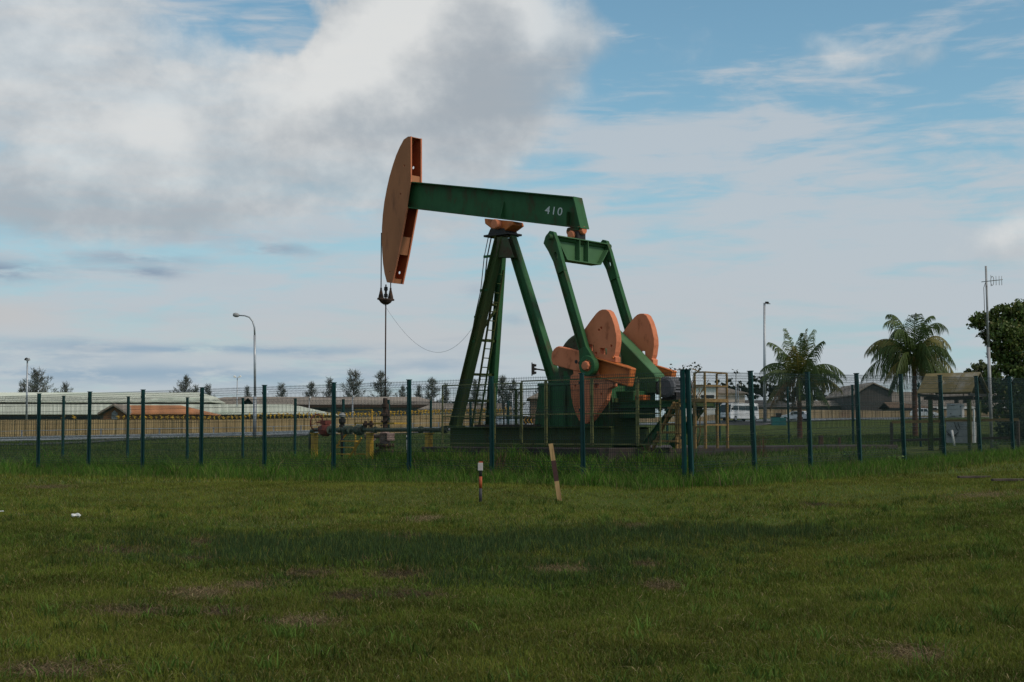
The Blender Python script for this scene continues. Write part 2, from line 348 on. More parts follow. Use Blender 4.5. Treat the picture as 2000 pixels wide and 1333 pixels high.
# ------------------------------------------------------------------ ground, road
def gmat():
    m, t, bs = new_mat('ground_turf'); n_ = t.nodes; l = t.links
    tcx = n_.new('ShaderNodeTexCoord')
    def nz(s_, lo, hi, d=8):
        a = n_.new('ShaderNodeTexNoise'); a.inputs['Scale'].default_value = s_; a.inputs['Detail'].default_value = d; a.inputs['Roughness'].default_value = .65
        l.new(tcx.outputs['Object'], a.inputs['Vector']); r = n_.new('ShaderNodeMapRange'); r.inputs[1].default_value = lo; r.inputs[2].default_value = hi
        l.new(a.outputs['Fac'], r.inputs[0]); return r.outputs[0]
    def mx(f, a, b):
        q = n_.new('ShaderNodeMix'); q.data_type = 'RGBA'; l.new(f, q.inputs[0])
        for i, c in ((6, a), (7, b)):
            if isinstance(c, tuple): q.inputs[i].default_value = (*c, 1)
            else: l.new(c, q.inputs[i])
        return q.outputs[2]
    c = mx(nz(.35, .35, .65), (.068, .104, .020), (.096, .108, .026))
    c = mx(nz(2.5, .45, .7), c, (.052, .084, .017))
    c = mx(nz(7, .55, .75), c, (.075, .060, .028))
    l.new(c, bs.inputs['Base Color']); bs.inputs['Roughness'].default_value = 1; bs.inputs['Specular IOR Level'].default_value = .1
    a = n_.new('ShaderNodeTexNoise'); a.inputs['Scale'].default_value = 22; a.inputs['Detail'].default_value = 8; l.new(tcx.outputs['Object'], a.inputs['Vector'])
    b = n_.new('ShaderNodeBump'); b.inputs['Strength'].default_value = .8; b.inputs['Distance'].default_value = .06; l.new(a.outputs['Fac'], b.inputs['Height']); l.new(b.outputs[0], bs.inputs['Normal'])
    return m
M['ground'] = gmat()
def axis_lines(neg, dense0, dense1, stp, pos, n):
    a = -np.geomspace(-dense0 + 1, -neg, n)[::-1] if neg < dense0 else np.array([])
    c = np.arange(dense0, dense1, stp); b = np.geomspace(dense1, pos, n)
    return np.unique(np.concatenate([a, c, b]))
gx = axis_lines(-3000, -40, 40, .6, 3000, 36); gy = np.unique(np.concatenate([-np.geomspace(5, 600, 12)[::-1], np.arange(-4, 70, .6), np.arange(70, 320, 4), np.geomspace(320, 4000, 24)]))
XX, YY = np.meshgrid(gx, gy); ZZ = Garr(XX.ravel(), YY.ravel()); nx, ny = len(gx), len(gy)
ii = np.arange(nx * ny).reshape(ny, nx)
quads = np.stack([ii[:-1, :-1], ii[:-1, 1:], ii[1:, 1:], ii[1:, :-1]], -1).reshape(-1, 4)
ground = npmesh('ground', np.stack([XX.ravel(), YY.ravel(), ZZ], -1), quads, 'ground')
ground.data.polygons.foreach_set('use_smooth', [True] * len(quads)); tag(ground, kind='structure')
def surf(px, Z): a = (px - 1000) / F; return Vector((a * Z, Z, G(a * Z, Z)))
road_c = [(-700, 84), (-50, 92), (420, 106), (640, 120), (950, 143), (1265, 165), (1500, 192), (1650, 209), (2000, 238), (2600, 275)]
def ribbon(line, w0, w1, dz, n=12):
    pts = []
    for i in range(len(line) - 1):
        for q in range(n):
            f_ = q / n; pts.append(((line[i][0] * (1 - f_) + line[i + 1][0] * f_), line[i][1] * (1 - f_) + line[i + 1][1] * f_))
    pts.append(line[-1]); mb = MB(); vs = []
    pw = [Vector(((p - 1000) / F * z, z)) for p, z in pts]
    for i, p in enumerate(pw):
        d = (pw[min(i + 1, len(pw) - 1)] - pw[max(i - 1, 0)]).normalized(); nn = Vector((-d.y, d.x))
        for k_ in range(5):
            q = p + nn * (w0 + (w1 - w0) * k_ / 4); vs.append((q.x, q.y, G(q.x, q.y) + dz))
    mb.add(vs, [(i * 5 + k_, i * 5 + k_ + 1, (i + 1) * 5 + k_ + 1, (i + 1) * 5 + k_) for i in range(len(pw) - 1) for k_ in range(4)])
    return mb
rb = ribbon(road_c, -4.5, 4.2, .05).build('road', 'asphalt'); tag(rb, kind='structure')
kb = ribbon(road_c, -4.85, -4.55, .14).build('kerb', 'conc_lt'); tag(kb, kind='structure')
mk = ribbon(road_c, 3.7, 3.85, .056).build('road_edge_line', 'white'); tag(mk, kind='structure')

# ------------------------------------------------------------------ pumping unit
A_ = R(42); PAD_Z = 1.15; PO = Vector((-0.214, 38.76, PAD_Z))
ux, uy = math.cos(A_), -math.sin(A_); vx, vy = math.sin(A_), math.cos(A_)
def Q(px, py, v):
    a, b = ray(px, py)                       # point (t a, t, EYE + t b); solve its sideways offset = v
    t = (v + PO.x * vx + PO.y * vy) / (a * vx + vy)
    return ((t * a - PO.x) * ux + (t - PO.y) * uy, EYE + b * t - PAD_Z)
def Q3(px, py, v): q = Q(px, py, v); return Vector((q[0], v, q[1]))
def QP(pts, v): return [Q(x, y, v) for x, y in pts]
def L2W(u, v, z): return Vector((PO.x + u * ux + v * vx, PO.y + u * uy + v * vy, PAD_Z + z))
RZ = -A_

pad = thing('concrete_pad', 'long low dark stained concrete pad under the green pumping unit', 'concrete pad', PO, RZ)
q0 = Q(822, 876, -2.2)[0]
mb = MB(); mb.box(q0, 5.15, -2.2, 7.5, -.42, 0.0); mb.build('slab', 'concrete', pad, bevel=.02)
mb = MB(); mb.box(3.2, 5.13, 7.51, 13.5, -.42, -.004); mb.build('slab', 'concrete', pad, bevel=.02)

pj = thing('pumpjack', 'big green and orange beam pumping unit numbered 410, nodding head at its left end', 'pumpjack', PO, RZ)
# --- skid
s0, s1 = Q(876, 850, -.85)[0], Q(1192, 850, -.85)[0]; SK = Q(876, 835, -.85)[1]
mb = MB()
for v in (-.78, .78): mb.hbar((s0, v, SK / 2), (s1, v, SK / 2), .2, SK, .03)
for u in np.linspace(s0 + .05, s1 - .1, 7): mb.box(u, u + .1, -.76, .76, .06, SK - .06)
mb.build('skid_frame', 'green_old', pj, bevel=.008)
mb = MB(); mb.box(s0 + 1.0, s0 + 3.2, -.84, .84, SK + .004, SK + .07); mb.build('deck_plate', 'rust', pj)
# --- samson post
M['gear_moss'] = mat('mossy_brown_gear_paint', (.060, .052, .026), (.045, .070, .032), scale=3, rough=.7, bump=.3, c3=(.035, .022, .014), s3=4)
M['gusset'] = mat('rusted_green_plate', (.050, .075, .032), (.075, .045, .024), scale=4, rough=.7, bump=.3, c3=(.05, .022, .014), s3=5)
lt, lb = Q3(978, 462, -.2), Q3(889, 834, -.66)
ft, fbm = Q3(982, 466, .12), Q3(957, 833, .72)
for (p0, p1, mm, lw) in ((lt, lb, 'green_old', .22), (ft, fbm, 'green', .17)):
    mb = MB(); mb.hbar(p0, p1, lw, lw + .04, .025, up=(1, 0, 0), scale1=1.12)
    mb.box(p1.x - .22, p1.x + .22, p1.y - .2, p1.y + .2, SK + .003, SK + .05)
    mb.build('samson_leg', mm, pj, bevel=.006)
rt, rbm = Q3(997, 464, 0), Q3(1086, 752, 0)
mb = MB(); mb.hbar(rt, rbm, .22, .27, .03, up=(1, 0, 0), scale1=1.1); mb.build('samson_leg', 'green', pj, bevel=.006)
for vg in (-.30, -.08): mb = MB(); mb.prism(QP([(971, 464), (990, 464), (1003, 503), (968, 503)], -.30), vg, vg + .03); mb.build('gusset_plate', 'gusset', pj)
def lerp(a, b, f): return a + (b - a) * f
for yy in (593, 664, 731, 783):
    mb = MB(); f_ = (yy - 462) / (834 - 462); a, b = lerp(lt, lb, f_), lerp(ft, fbm, f_)
    mb.bar((a.x, a.y, a.z), (b.x, b.y, b.z), .09, .07); mb.build('cross_brace', 'green_old', pj)
a, b = lerp(lt, lb, (664 - 462) / 372), lerp(ft, fbm, (593 - 462) / 372); mb = MB(); mb.bar(a, b, .06, .06); mb.build('cross_brace', 'green_old', pj)
lad = thing('ladder', None, None); lad.parent = pj
mb = MB(); l0, l1 = Vector((lerp(lt, lb, .97).x + .12, 0, SK)), Vector((lerp(lt, lb, .17).x + .02, 0, lerp(lt, lb, .17).z))
mb.bar(l0 + Vector((0, -.14, 0)), l1 + Vector((0, -.14, 0)), .035, .05); mb.build('rail', 'green_old', lad)
mb = MB(); mb.bar(l0 + Vector((0, .14, 0)), l1 + Vector((0, .14, 0)), .035, .05); mb.build('rail', 'green_old', lad)
for i in range(17):
    p = lerp(l0, l1, (i + .5) / 17); mb = MB(); mb.cyl(p + Vector((0, -.14, 0)), p + Vector((0, .14, 0)), .014, n=8); mb.build('rung', 'green_old', lad)
# safety line with its brackets on the front of the near leg
sl = MB(); br = MB(); pts = []
for f_, out in ((-.02, .33), (.10, .30), (.28, .12), (.42, .10), (.55, .04)):
    p = lerp(lt, lb, f_); pts.append(Vector((p.x - .16 - out, p.y, p.z)))
    if f_ > 0: br = MB(); br.bar((p.x, p.y, p.z), (p.x - .17 - out, p.y, p.z), .05, .07); br.build('line_bracket', 'green', pj)
sl.tube(pts, .012, 6); sl.tube([q + Vector((.07, .05, 0)) for q in pts[:3]], .018, 6); sl.build('safety_line', 'black', pj)
# --- saddle bearing
mb = MB(); mb.prism(QP([(970, 448), (996, 448), (1002, 462), (964, 462)], 0), -.26, .26); mb.box(Q(958, 460, 0)[0], Q(1006, 460, 0)[0], -.3, .3, Q(980, 463, 0)[1], Q(980, 459, 0)[1]); mb.build('bearing_pedestal', 'black', pj, bevel=.01)
mb = MB(); mb.prism(QP([(957, 429), (1011, 434), (1013, 441), (998, 452), (975, 452), (958, 439)], 0), -.24, .24)
mb.build('saddle_bearing', 'orange_deep', pj, bevel=.015)
mb = MB(); c_ = Q3(984, 441, 0); mb.lathe((c_.x, -.42, c_.z), [(0, 0), (.12, .005), (.14, .03), (.14, .81), (.12, .835), (0, .84)], (0, 1, 0)); mb.build('bearing_cap', 'orange', pj)
# --- walking beam (web + flanges)
TL, TR, BL, BR = Q(795, 357, 0), Q(1127, 388, 0), Q(789, 404, 0), Q(1141, 445, 0)
def on(a, b, u): f_ = (u - a[0]) / (b[0] - a[0]); return a[1] + (b[1] - a[1]) * f_
mb = MB(); mb.prism([TL, TR, BR, BL], -.012, .012)
th = .03
mb.prism([(TL[0], TL[1]), (TR[0], TR[1]), (TR[0], TR[1] + th), (TL[0], TL[1] + th)], -.19, .19)
mb.prism([(BL[0], BL[1] - th), (BR[0], BR[1] - th), (BR[0], BR[1]), (BL[0], BL[1])], -.19, .19)
mb.prism([(TR[0], TR[1]), (TR[0] + .025, TR[1] + .03), (BR[0] + .028, BR[1] - .03), (BR[0], BR[1])], -.19, .19)
for px_ in (985,):
    u = Q(px_, 430, 0)[0]; zb = on(BL, BR, u)
    for sg in (-1, 1): mb.add([(u - .012, .012 * sg, zb), (u - .012, .185 * sg, zb), (u - .012, .012 * sg, zb + .5), (u + .012, .012 * sg, zb), (u + .012, .185 * sg, zb), (u + .012, .012 * sg, zb + .5)], [(0, 1, 2), (3, 5, 4), (0, 3, 4, 1), (1, 4, 5, 2), (0, 2, 5, 3)])
u = Q(1113, 430, 0)[0]; zb = on(BL, BR, u)
for sg in (-1, 1): mb.box(u - .1, u + .02, min(.012 * sg, .17 * sg), max(.012 * sg, .17 * sg), zb, zb + .38)
beam = mb.build('walking_beam', 'green', pj)
cu = bpy.data.curves.new('digits', 'FONT'); cu.body = '410'; cu.size = .36; cu.space_character = 1.18; cu.extrude = .002; cu.offset = .001
to = bpy.data.objects.new('digits', cu); C.objects.link(to); bpy.context.view_layer.update()
me = bpy.data.meshes.new_from_object(to.evaluated_get(bpy.context.evaluated_depsgraph_get())); bpy.data.objects.remove(to)
me.name = 'digits'; me.materials.clear(); me.materials.append(M['white'])
dg_ = bpy.data.objects.new('painted_number', me); C.objects.link(dg_); dg_.parent = pj
a, b = Q3(1063.5, 417.5, -.016), Q3(1097, 421.5, -.016)
wdt = max(v.co.x for v in me.vertices) - min(v.co.x for v in me.vertices); hgt = max(v.co.y for v in me.vertices)
dd = (b - a); zt = Q(1066, 402, -.016)[1]
dg_.location = a; dg_.rotation_euler = (math.pi / 2, -math.atan2(dd.z, dd.x), 0); dg_.scale = (dd.length / wdt, (zt - a.z) / hgt, 1)
# --- horse head
hd = thing('horse_head', None, None); hd.parent = pj
near = [(803, 267), (797, 267.5), (789, 273), (781, 288), (774, 304), (767, 325), (761, 346), (756, 368), (751, 395), (748, 420), (746.3, 445), (746, 470), (746.8, 492), (748.5, 515), (751.5, 535), (756, 552), (767, 553.5),
        (780, 492), (796, 405), (803, 356)]
np_ = QP(near, -.205)
mb = MB(); mb.prism(np_, -.215, -.200); side = mb.build('side_plate', 'orange_tan', hd)
cs = []
for (x_, y_, r_) in ((790, 324, .030), (783, 379, .025), (762, 532, .03)):
    q = Q3(x_, y_, -.2); c0 = MB(); c0.cyl((q.x, -.3, q.z), (q.x, -.1, q.z), r_, n=10); cs.append(c0)
cut(side, cs)
mb = MB(); mb.prism(np_, .200, .215); fars = mb.build('side_plate', 'red_in', hd)
cs = []
for (x_, y_) in ((807, 328), (780, 533)):
    q = Q3(x_, y_, .2); c0 = MB(); c0.cyl((q.x, .1, q.z), (q.x, .3, q.z), .045, n=14); cs.append(c0)
cut(fars, cs)
mb = MB(); arc = np_[1:16]
arc_in = []
for i, p in enumerate(arc):
    a, b = arc[max(i - 1, 0)], arc[min(i + 1, len(arc) - 1)]; d = Vector((b[0] - a[0], b[1] - a[1])).normalized(); arc_in.append((p[0] + (-d.y) * .03 if False else p[0] + .03, p[1]))
for i in range(len(arc) - 1): mb.prism([arc[i], arc[i + 1], arc_in[i + 1], arc_in[i]], -.2, .2)
mb.build('front_plate', 'orange_tan', hd)
for e in ((803, 267, 803, 356), (796, 405, 780, 492), (780, 492, 767, 553.5)):
    a, b = Q(e[0], e[1], -.205), Q(e[2], e[3], -.205)
    for v in (-.235, .185): mb = MB(); mb.add([(a[0], v, a[1]), (a[0], v + .05, a[1]), (b[0], v + .05, b[1]), (b[0], v, b[1]), (a[0] + .015, v, a[1]), (a[0] + .015, v + .05, a[1]), (b[0] + .015, v + .05, b[1]), (b[0] + .015, v, b[1])],
               [(0, 1, 2, 3), (4, 7, 6, 5), (0, 4, 5, 1), (1, 5, 6, 2), (2, 6, 7, 3), (3, 7, 4, 0)]); mb.build('edge_flange', 'orange', hd)
for (x0, y0, x1, y1, dd_) in ((785, 462, 779, 497, .02), (803, 342, 803, 357, .04), (768, 544, 766, 553, .03)):
    a, b = Q(x0, y0, -.2), Q(x1, y1, -.2); mb = MB(); mb.add([(a[0] - .02, -.198, a[1]), (a[0] - .02, .198, a[1]), (b[0] - .02, .198, b[1]), (b[0] - .02, -.198, b[1]), (a[0] - .04, -.198, a[1]), (a[0] - .04, .198, a[1]), (b[0] - .04, .198, b[1]), (b[0] - .04, -.198, b[1])],
        [(0, 1, 2, 3), (4, 7, 6, 5), (0, 4, 5, 1), (1, 5, 6, 2), (2, 6, 7, 3), (3, 7, 4, 0)]); mb.build('back_plate', 'orange_tan', hd)
a, b = Q(797, 267, -.2), Q(803, 267, -.2); mb = MB(); mb.prism([(a[0], a[1] - .02), (b[0], b[1] - .02), (b[0], b[1] - .001), (a[0], a[1] - .001)], -.2, .2)
mb.build('back_plate', 'orange_tan', hd)
mb = MB(); 
for yy in (300, 330, 430, 520):
    xx = {300: 790, 330: 785, 430: 775, 520: 765}[yy]; q = Q(xx, yy, 0); mb = MB(); mb.box(q[0] - .1, q[0] + .12, -.2, .2, q[1], q[1] + .012); mb.build('inner_rib', 'red_in', hd)
# --- bridle: two wire lines, carrier bar, polished rod
xl = Q(746, 500, -.2)[0] + .0
wl = thing('bridle', None, None); wl.parent = pj
for v, px_ in ((-.2, 745.8), (.2, 764.2)):
    top = Q3(px_, 455 if v < 0 else 500, v); bot = Q3(px_, 568, v); mb = MB(); mb.tube([top + Vector((-.02, 0, 0)), (top.x - .02, v, bot.z)], .016, 8)
    mb.build('wire_line', 'black', wl)
    mb = MB(); mb.lathe((top.x - .02, v, Q(px_, 588, v)[1]), [(0, 0), (.05, .0), (.085, .05), (.08, .12), (.04, .30), (.03, .34), (.028, .40), (0, .4)], (0, 0, 1), 12); mb.build('wire_socket', 'rust', wl)
    if v < 0: xw = top.x - .02
mb = MB(); zc = Q(755, 585, 0)[1]; mb.box(xw - .07, xw + .07, -.30, .30, zc - .03, zc + .03); mb.lathe((xw, 0, zc - .16), [(0, 0), (.07, .0), (.16, .06), (.2, .13), (.2, .16), (0, .16)], (0, 0, 1), 14)
mb.build('carrier_bar', 'rust', wl, bevel=.01)
mb = MB(); zt_ = Q(755, 556, 0)[1]; mb.cyl((xw, 0, Q(757, 775, 0)[1]), (xw, 0, zt_), .021, n=10); mb.build('polished_rod', 'rust', wl)
mb = MB(); mb.lathe((xw, 0, zc + .06), [(0, 0), (.06, 0), (.06, .1), (.035, .12), (.035, .2), (.06, .22), (.055, .32), (0, .33)], (0, 0, 1), 10); mb.build('rod_clamp', 'black', wl)
mb = MB(); c0 = Vector((xw, -.1, zc - .12)); c1 = Q3(921, 643, -.5); pts = []
for i in range(25):
    f_ = i / 24; p = lerp(c0, c1, f_); p.z -= 4 * f_ * (1 - f_) * 1.0 - .35 * f_ * (1 - f_) * (0.5 - f_) * 4; pts.append(p)
mb.tube(pts, .0045, 5); mb.build('signal_cable', 'steel', wl)
# --- tail bearing and equalizer
c_ = Q3(1126, 461, 0)
mb = MB(); mb.box(c_.x - .2, c_.x + .2, -.16, .16, c_.z + .12, on(BL, BR, Q(1128, 445, 0)[0]) - .03); mb.build('tail_hanger', 'green', pj)
mb = MB(); mb.lathe((c_.x - .02, -.25, c_.z + .0), [(0, 0), (.10, .005), (.12, .03), (.12, .47), (.10, .5), (0, .5)], (0, 1, 0), 16)
mb.lathe((c_.x - .28, 0, c_.z + .13), [(0, 0), (.10, .005), (.12, .03), (.12, .53), (.10, .56), (0, .56)], (1, 0, 0), 16); mb.build('tail_bearing', 'orange', pj)
mb = MB(); mb.box(c_.x - .19, c_.x + .19, -.17, .17, c_.z - .14, c_.z + .1); mb.build('bearing_block', 'black', pj, bevel=.02)
EQ = 1.13
ezt = (Q(1093, 464, -EQ + .15)[1] + Q(1176, 477.5, EQ - .15)[1]) / 2; ezb = Q(1112, 505, -.8)[1]; eu = Q(1132, 490, 0)[0]
eq = thing('equalizer', None, None); eq.parent = pj
mb = MB()
web = [(-EQ + .1, ezt), (EQ - .1, ezt), (EQ - .1, ezt - .16), (EQ - .42, ezb), (-EQ + .42, ezb), (-EQ + .1, ezt - .16)]
n6 = len(web); mb.add([(eu - .012, v, z) for v, z in web] + [(eu + .012, v, z) for v, z in web], [tuple(range(n6)), tuple(range(n6, 2 * n6))] + [(i, (i + 1) % n6, n6 + (i + 1) % n6, n6 + i) for i in range(n6)])
mb.box(eu - .17, eu + .17, -EQ + .08, EQ - .08, ezt, ezt + .025)
mb.box(eu - .17, eu + .17, -EQ + .42, EQ - .42, ezb - .025, ezb)
for sg in (-1, 1):
    mb.bar((eu, sg * (EQ - .42), ezb - .01), (eu, sg * (EQ - .1), ezt - .16), .34, .025, up=(0, 0, 1))
for v in (-.18, .18): mb.box(eu - .16, eu + .16, v - .012, v + .012, ezb, ezt)
mb.build('equalizer_beam', 'green_lt', eq)
mb = MB(); mb.cyl((eu, -EQ - .18, ezt - .02), (eu, EQ + .18, ezt - .02), .075, n=14); mb.build('cross_pin', 'green', eq)
# --- pitmans
PV = 1.12
PB = Q3(1150.5, 715, -PV - .0)
def pitman(v, top, bot, mm):
    r_ = thing('pitman', None, None); r_.parent = pj
    d = (bot - top).normalized(); sd = d.cross(Vector((0, 1, 0))).normalized()
    m1 = MB(); m1.hbar(top + d * .9, bot - d * .2, .15, .25, .022, up=sd); arm_o = m1.build('pitman_arm', mm, r_)
    m1 = MB(); prof = []
    W = [(-.16, -.12), (-.28, .02), (-.20, .30), (-.14, .62), (-.135, .98), (.135, .98), (.14, .60), (.15, .20), (.13, -.12), (.03, -.20)]
    poly = [(top.x + sd.x * a + d.x * b, top.z + sd.z * a + d.z * b) for a, b in ([(-q, w_) for q, w_ in W] if sd.x * 1 > 0 and False else W)]
    m1.prism(poly, v - .065, v + .065); e = m1.build('upper_eye', mm, r_)
    h = top + d * .52; c0 = MB(); c0.prism([(h.x + sd.x * .055 * math.cos(t) + d.x * .12 * math.sin(t), h.z + sd.z * .055 * math.cos(t) + d.z * .12 * math.sin(t)) for t in np.linspace(0, 2 * math.pi, 13)[:-1]], v - .3, v + .3); cut(e, [c0])
    m1 = MB(); m1.lathe((bot.x, v - .1, bot.z), [(0, 0), (.25, 0), (.27, .03), (.27, .17), (.25, .2), (0, .2)], (0, 1, 0), 24)
    m1.prism([(bot.x + sd.x * s_ + d.x * t_, bot.z + sd.z * s_ + d.z * t_) for s_, t_ in ((-.27, 0), (.27, 0), (.125, -.5), (-.125, -.5))], v - .07, v + .07); m1.build('wrist_bearing', mm, r_, bevel=.01)
    m1 = MB(); m1.lathe((bot.x, v - .19, bot.z), [(0, 0), (.07, 0), (.11, .01), (.12, .03), (.12, .09), (.16, .09), (.16, .12), (0, .12)], (0, 1, 0), 8); m1.build('wrist_pin_nut', 'orange', r_)
PT = Vector((eu, -PV, ezt - .0))
pt_n = Q3(1079, 466, -PV); pitman(-PV, pt_n, PB, 'green')
pitman(PV, Vector((pt_n.x, PV, pt_n.z)), Vector((PB.x, PV, PB.z)), 'green')
# --- cranks and counterweights, near (v=-.93) and far
arm_l = [(1077.6, 697), (1078.5, 690), (1082, 683), (1087, 678.5), (1092, 676.6), (1122, 684), (1131, 686), (1131, 679), (1140, 682), (1142, 690), (1165, 698), (1170, 738), (1142, 729), (1113.5, 722), (1081, 713), (1077.6, 704)]
arm_r = [(1160, 696), (1175, 699), (1201, 708), (1222, 714), (1237.5, 720), (1234, 742), (1231.5, 755.5), (1215, 753), (1198, 748), (1180, 741), (1159, 733.6)]
up_w = [(1136, 655), (1141, 645.5), (1155, 626), (1165, 613), (1171, 607.5), (1177, 605), (1184, 605), (1190, 609), (1196, 621), (1201, 637), (1204.5, 655), (1205, 668), (1202.5, 688), (1200, 696), (1203, 698), (1203, 708), (1192, 706), (1160, 697), (1146, 692), (1138, 680)]
lo_w = [(1119, 722), (1120, 731), (1113.5, 735), (1113.3, 756), (1116, 776), (1120, 795), (1126, 812), (1131, 822), (1137, 827.5), (1146, 828), (1155, 821), (1165, 808), (1175, 794), (1183, 782), (1187, 760), (1197, 755), (1197, 747), (1180, 741), (1159, 733)]
VN = -.93
def crank(vc, mir):
    th_w = .20
    r_ = thing('crank', None, None); r_.parent = pj
    s_ = 1 if not mir else -1
    def vv(a): return vc + a * s_
    m1 = MB(); m1.prism(QP(arm_l, VN), *sorted((vv(-.03), vv(.16)))); m1.build('crank_arm', 'orange', r_, bevel=.02)
    m1 = MB(); pr = QP(arm_r, VN); m1.prism(pr, *sorted((vv(.03), vv(.12)))); 
    t0, t1, b0, b1 = pr[0], pr[4], pr[6], pr[10]
    m1.prism([t0, t1, (t1[0], t1[1] - .05), (t0[0], t0[1] - .05)], *sorted((vv(-.10), vv(.12)))); m1.prism([b1, b0, (b0[0], b0[1] + .05), (b1[0], b1[1] + .05)], *sorted((vv(-.07), vv(.12))))
    m1.prism([t1, b0, (b0[0] - .06, b0[1]), (t1[0] - .06, t1[1])], *sorted((vv(-.10), vv(.12))))
    m1.build('crank_rib', 'orange_deep', r_, bevel=.015)
    m1 = MB(); m1.prism(QP(up_w, VN), *sorted((vv(-.02), vv(.19)))); o = m1.build('counterweight', 'orange', r_)
    cs = []
    for x0, x1, y0, y1 in ((1149, 1160, 673, 685), (1173, 1186.5, 680, 692)):
        c0 = MB(); c0.prism([Q(x0, y0, VN), Q(x1, y0 + 1, VN), Q(x1, y1 + 1, VN), Q(x0, y1, VN)], -3, 3); cs.append(c0)
    for x_, y_ in ((1194.6, 676), (1164.8, 690.5), (1175, 641), (1170.5, 645)):
        q = Q3(x_, y_, VN); c0 = MB(); c0.cyl((q.x, vv(-.2), q.z), (q.x, vv(.07), q.z), .034, n=10); cs.append(c0)
    cut(o, cs)
    bv = o.modifiers.new('bevel', 'BEVEL'); bv.width = .015; bv.limit_method = 'ANGLE'; bv.angle_limit = R(50)
    m1 = MB(); m1.prism(QP(lo_w, VN), *sorted((vv(0), vv(.19)))); o = m1.build('counterweight', 'orange', r_)
    cs = []
    c0 = MB(); c0.prism([Q(1160, 749, VN), Q(1169, 750, VN), Q(1170, 758, VN), Q(1160, 758, VN)], -3, 3); cs.append(c0)
    for x_, y_ in ((1123.5, 754), (1174, 770), (1153, 741)):
        q = Q3(x_, y_, VN); c0 = MB(); c0.cyl((q.x, vv(-.2), q.z), (q.x, vv(.07), q.z), .034, n=10); cs.append(c0)
    cut(o, cs)
    bv = o.modifiers.new('bevel', 'BEVEL'); bv.width = .015; bv.limit_method = 'ANGLE'; bv.angle_limit = R(50)
    m1 = MB()
    for x_, y_ in ((1127, 707), (1134, 709.5)):
        q = Q3(x_, y_, VN); m1.lathe((q.x, vv(-.036), q.z), [(0, 0), (.05, 0), (.05, .01), (0, .011)], (0, s_, 0), 14)
    m1.build('pin_hole', 'black', r_)
    for x_, y_ in ((1199, 699), (1141, 688)):
        m1 = MB(); q = Q3(x_, y_, VN); m1.lathe((q.x, vv(-.07), q.z), [(0, 0), (.03, 0), (.03, .08), (0, .081)], (0, s_, 0), 6); m1.build('clamp_bolt', 'orange_deep', r_)
crank(-.93, False); crank(.85, True)
# --- gear reducer
g_ = thing('gear_reducer', None, None); g_.parent = pj
gc = Q3(1159, 714, 0)
mb = MB(); mb.lathe((gc.x, -.5, gc.z), [(0, 0), (.78, 0), (.85, .05), (.85, .85), (.78, .9), (0, .9)], (0, 1, 0), 40)
mb.lathe((gc.x, -.54, gc.z), [(0, 0), (.5, 0), (.5, .05), (0, .05)], (0, 1, 0), 30)
for t in range(16): mb.cyl((gc.x + .7 * math.cos(t * math.pi / 8), -.52, gc.z + .7 * math.sin(t * math.pi / 8)), (gc.x + .7 * math.cos(t * math.pi / 8), -.49, gc.z + .7 * math.sin(t * math.pi / 8)), .03, n=6)
mb.box(gc.x - .22, gc.x - .02, -.3, .3, gc.z + .82, gc.z + .92)
mb.build('gear_case', 'gear_moss', g_, bevel=.01)
PZ = Q(1100, 748, -.8)[1]
mb = MB(); ga, gb_ = Q(1096, 740, -.6)[0], Q(1185, 740, -.6)[0]; mb.box(ga, gb_, -.52, .50, PZ + .02, gc.z - .15); mb.build('gear_base', 'green', g_, bevel=.02)
mb = MB(); mb.lathe((gc.x, -.80, gc.z), [(0, 0), (.14, 0), (.14, 1.55), (0, 1.55)], (0, 1, 0), 16); mb.build('crank_shaft', 'steel', g_)
# --- pedestal
mb = MB(); mb.prism(QP([(1053, 750), (1188, 750), (1196, 782), (1196, 873), (1038, 873), (1043, 835)], -.58), -.58, .52)
mb.box(Q(1050, 750, -.6)[0], Q(1190, 750, -.6)[0], -.62, .56, PZ - .06, PZ + .015)
for px_ in (1075, 1105, 1135, 1165, 1190): u = Q(px_, 800, -.58)[0]; mb.box(u, u + .03, -.63, -.579, .05, PZ - .061 if px_ < 1185 else PZ - .5)
mb.build('pedestal', 'green', pj, bevel=.01)
u = Q(1196, 800, -.58)[0]; mb = MB(); mb.box(u + .002, u + .03, -.50, .44, .12, PZ - .42); mb.build('side_panel', 'green_old', pj, bevel=.01)
# --- belt guard
bgp = QP([(1148, 665), (1160, 645), (1178, 638), (1192, 643), (1216, 666), (1279, 732), (1282, 742), (1282, 768), (1150, 774)], .18)
mb = MB(); mb.prism(bgp, .18, .62); mb.build('belt_guard', 'green_lt', pj, bevel=.02)
# --- motor platform
pa, pb = Q(1198, 790, -.5)[0], Q(1343, 790, -.5)[0]; pz1, pz0 = Q(1260, 785, -.5)[1], Q(1260, 797, -.5)[1]
mp_ = thing('motor_platform', None, None); mp_.parent = pj
for v in (-.5, .7):
    mb = MB(); mb.hbar((pa, v, (pz0 + pz1) / 2), (pb, v, (pz0 + pz1) / 2), .14, pz1 - pz0, .018); mb.build('platform_beam', 'green', mp_)
    a, b = Q3(1317, 797, v) if v < 0 else Vector((Q(1317, 797, -.5)[0], v, pz0)), None
    mb = MB(); x1_ = Q(1258, 872, -.5)[0]; mb.hbar((a.x, v, pz0), (x1_, v, .02), .12, .16, .015, up=(1, 0, 0)); mb.build('diagonal_brace', 'green', mp_)
mb = MB(); mb.box(pa + .3, pb, -.58, .78, pz1 + .003, pz1 + .03)
for u in np.linspace(pa + .7, pb - .05, 4): mb.box(u - .03, u + .03, -.48, .68, pz0 + .03, pz1)
mb.build('platform_deck', 'green_old', mp_)
M['motor_g'] = mat('dull_motor_grey', (.13, .13, .14), (.09, .09, .10), scale=5, rough=.6)
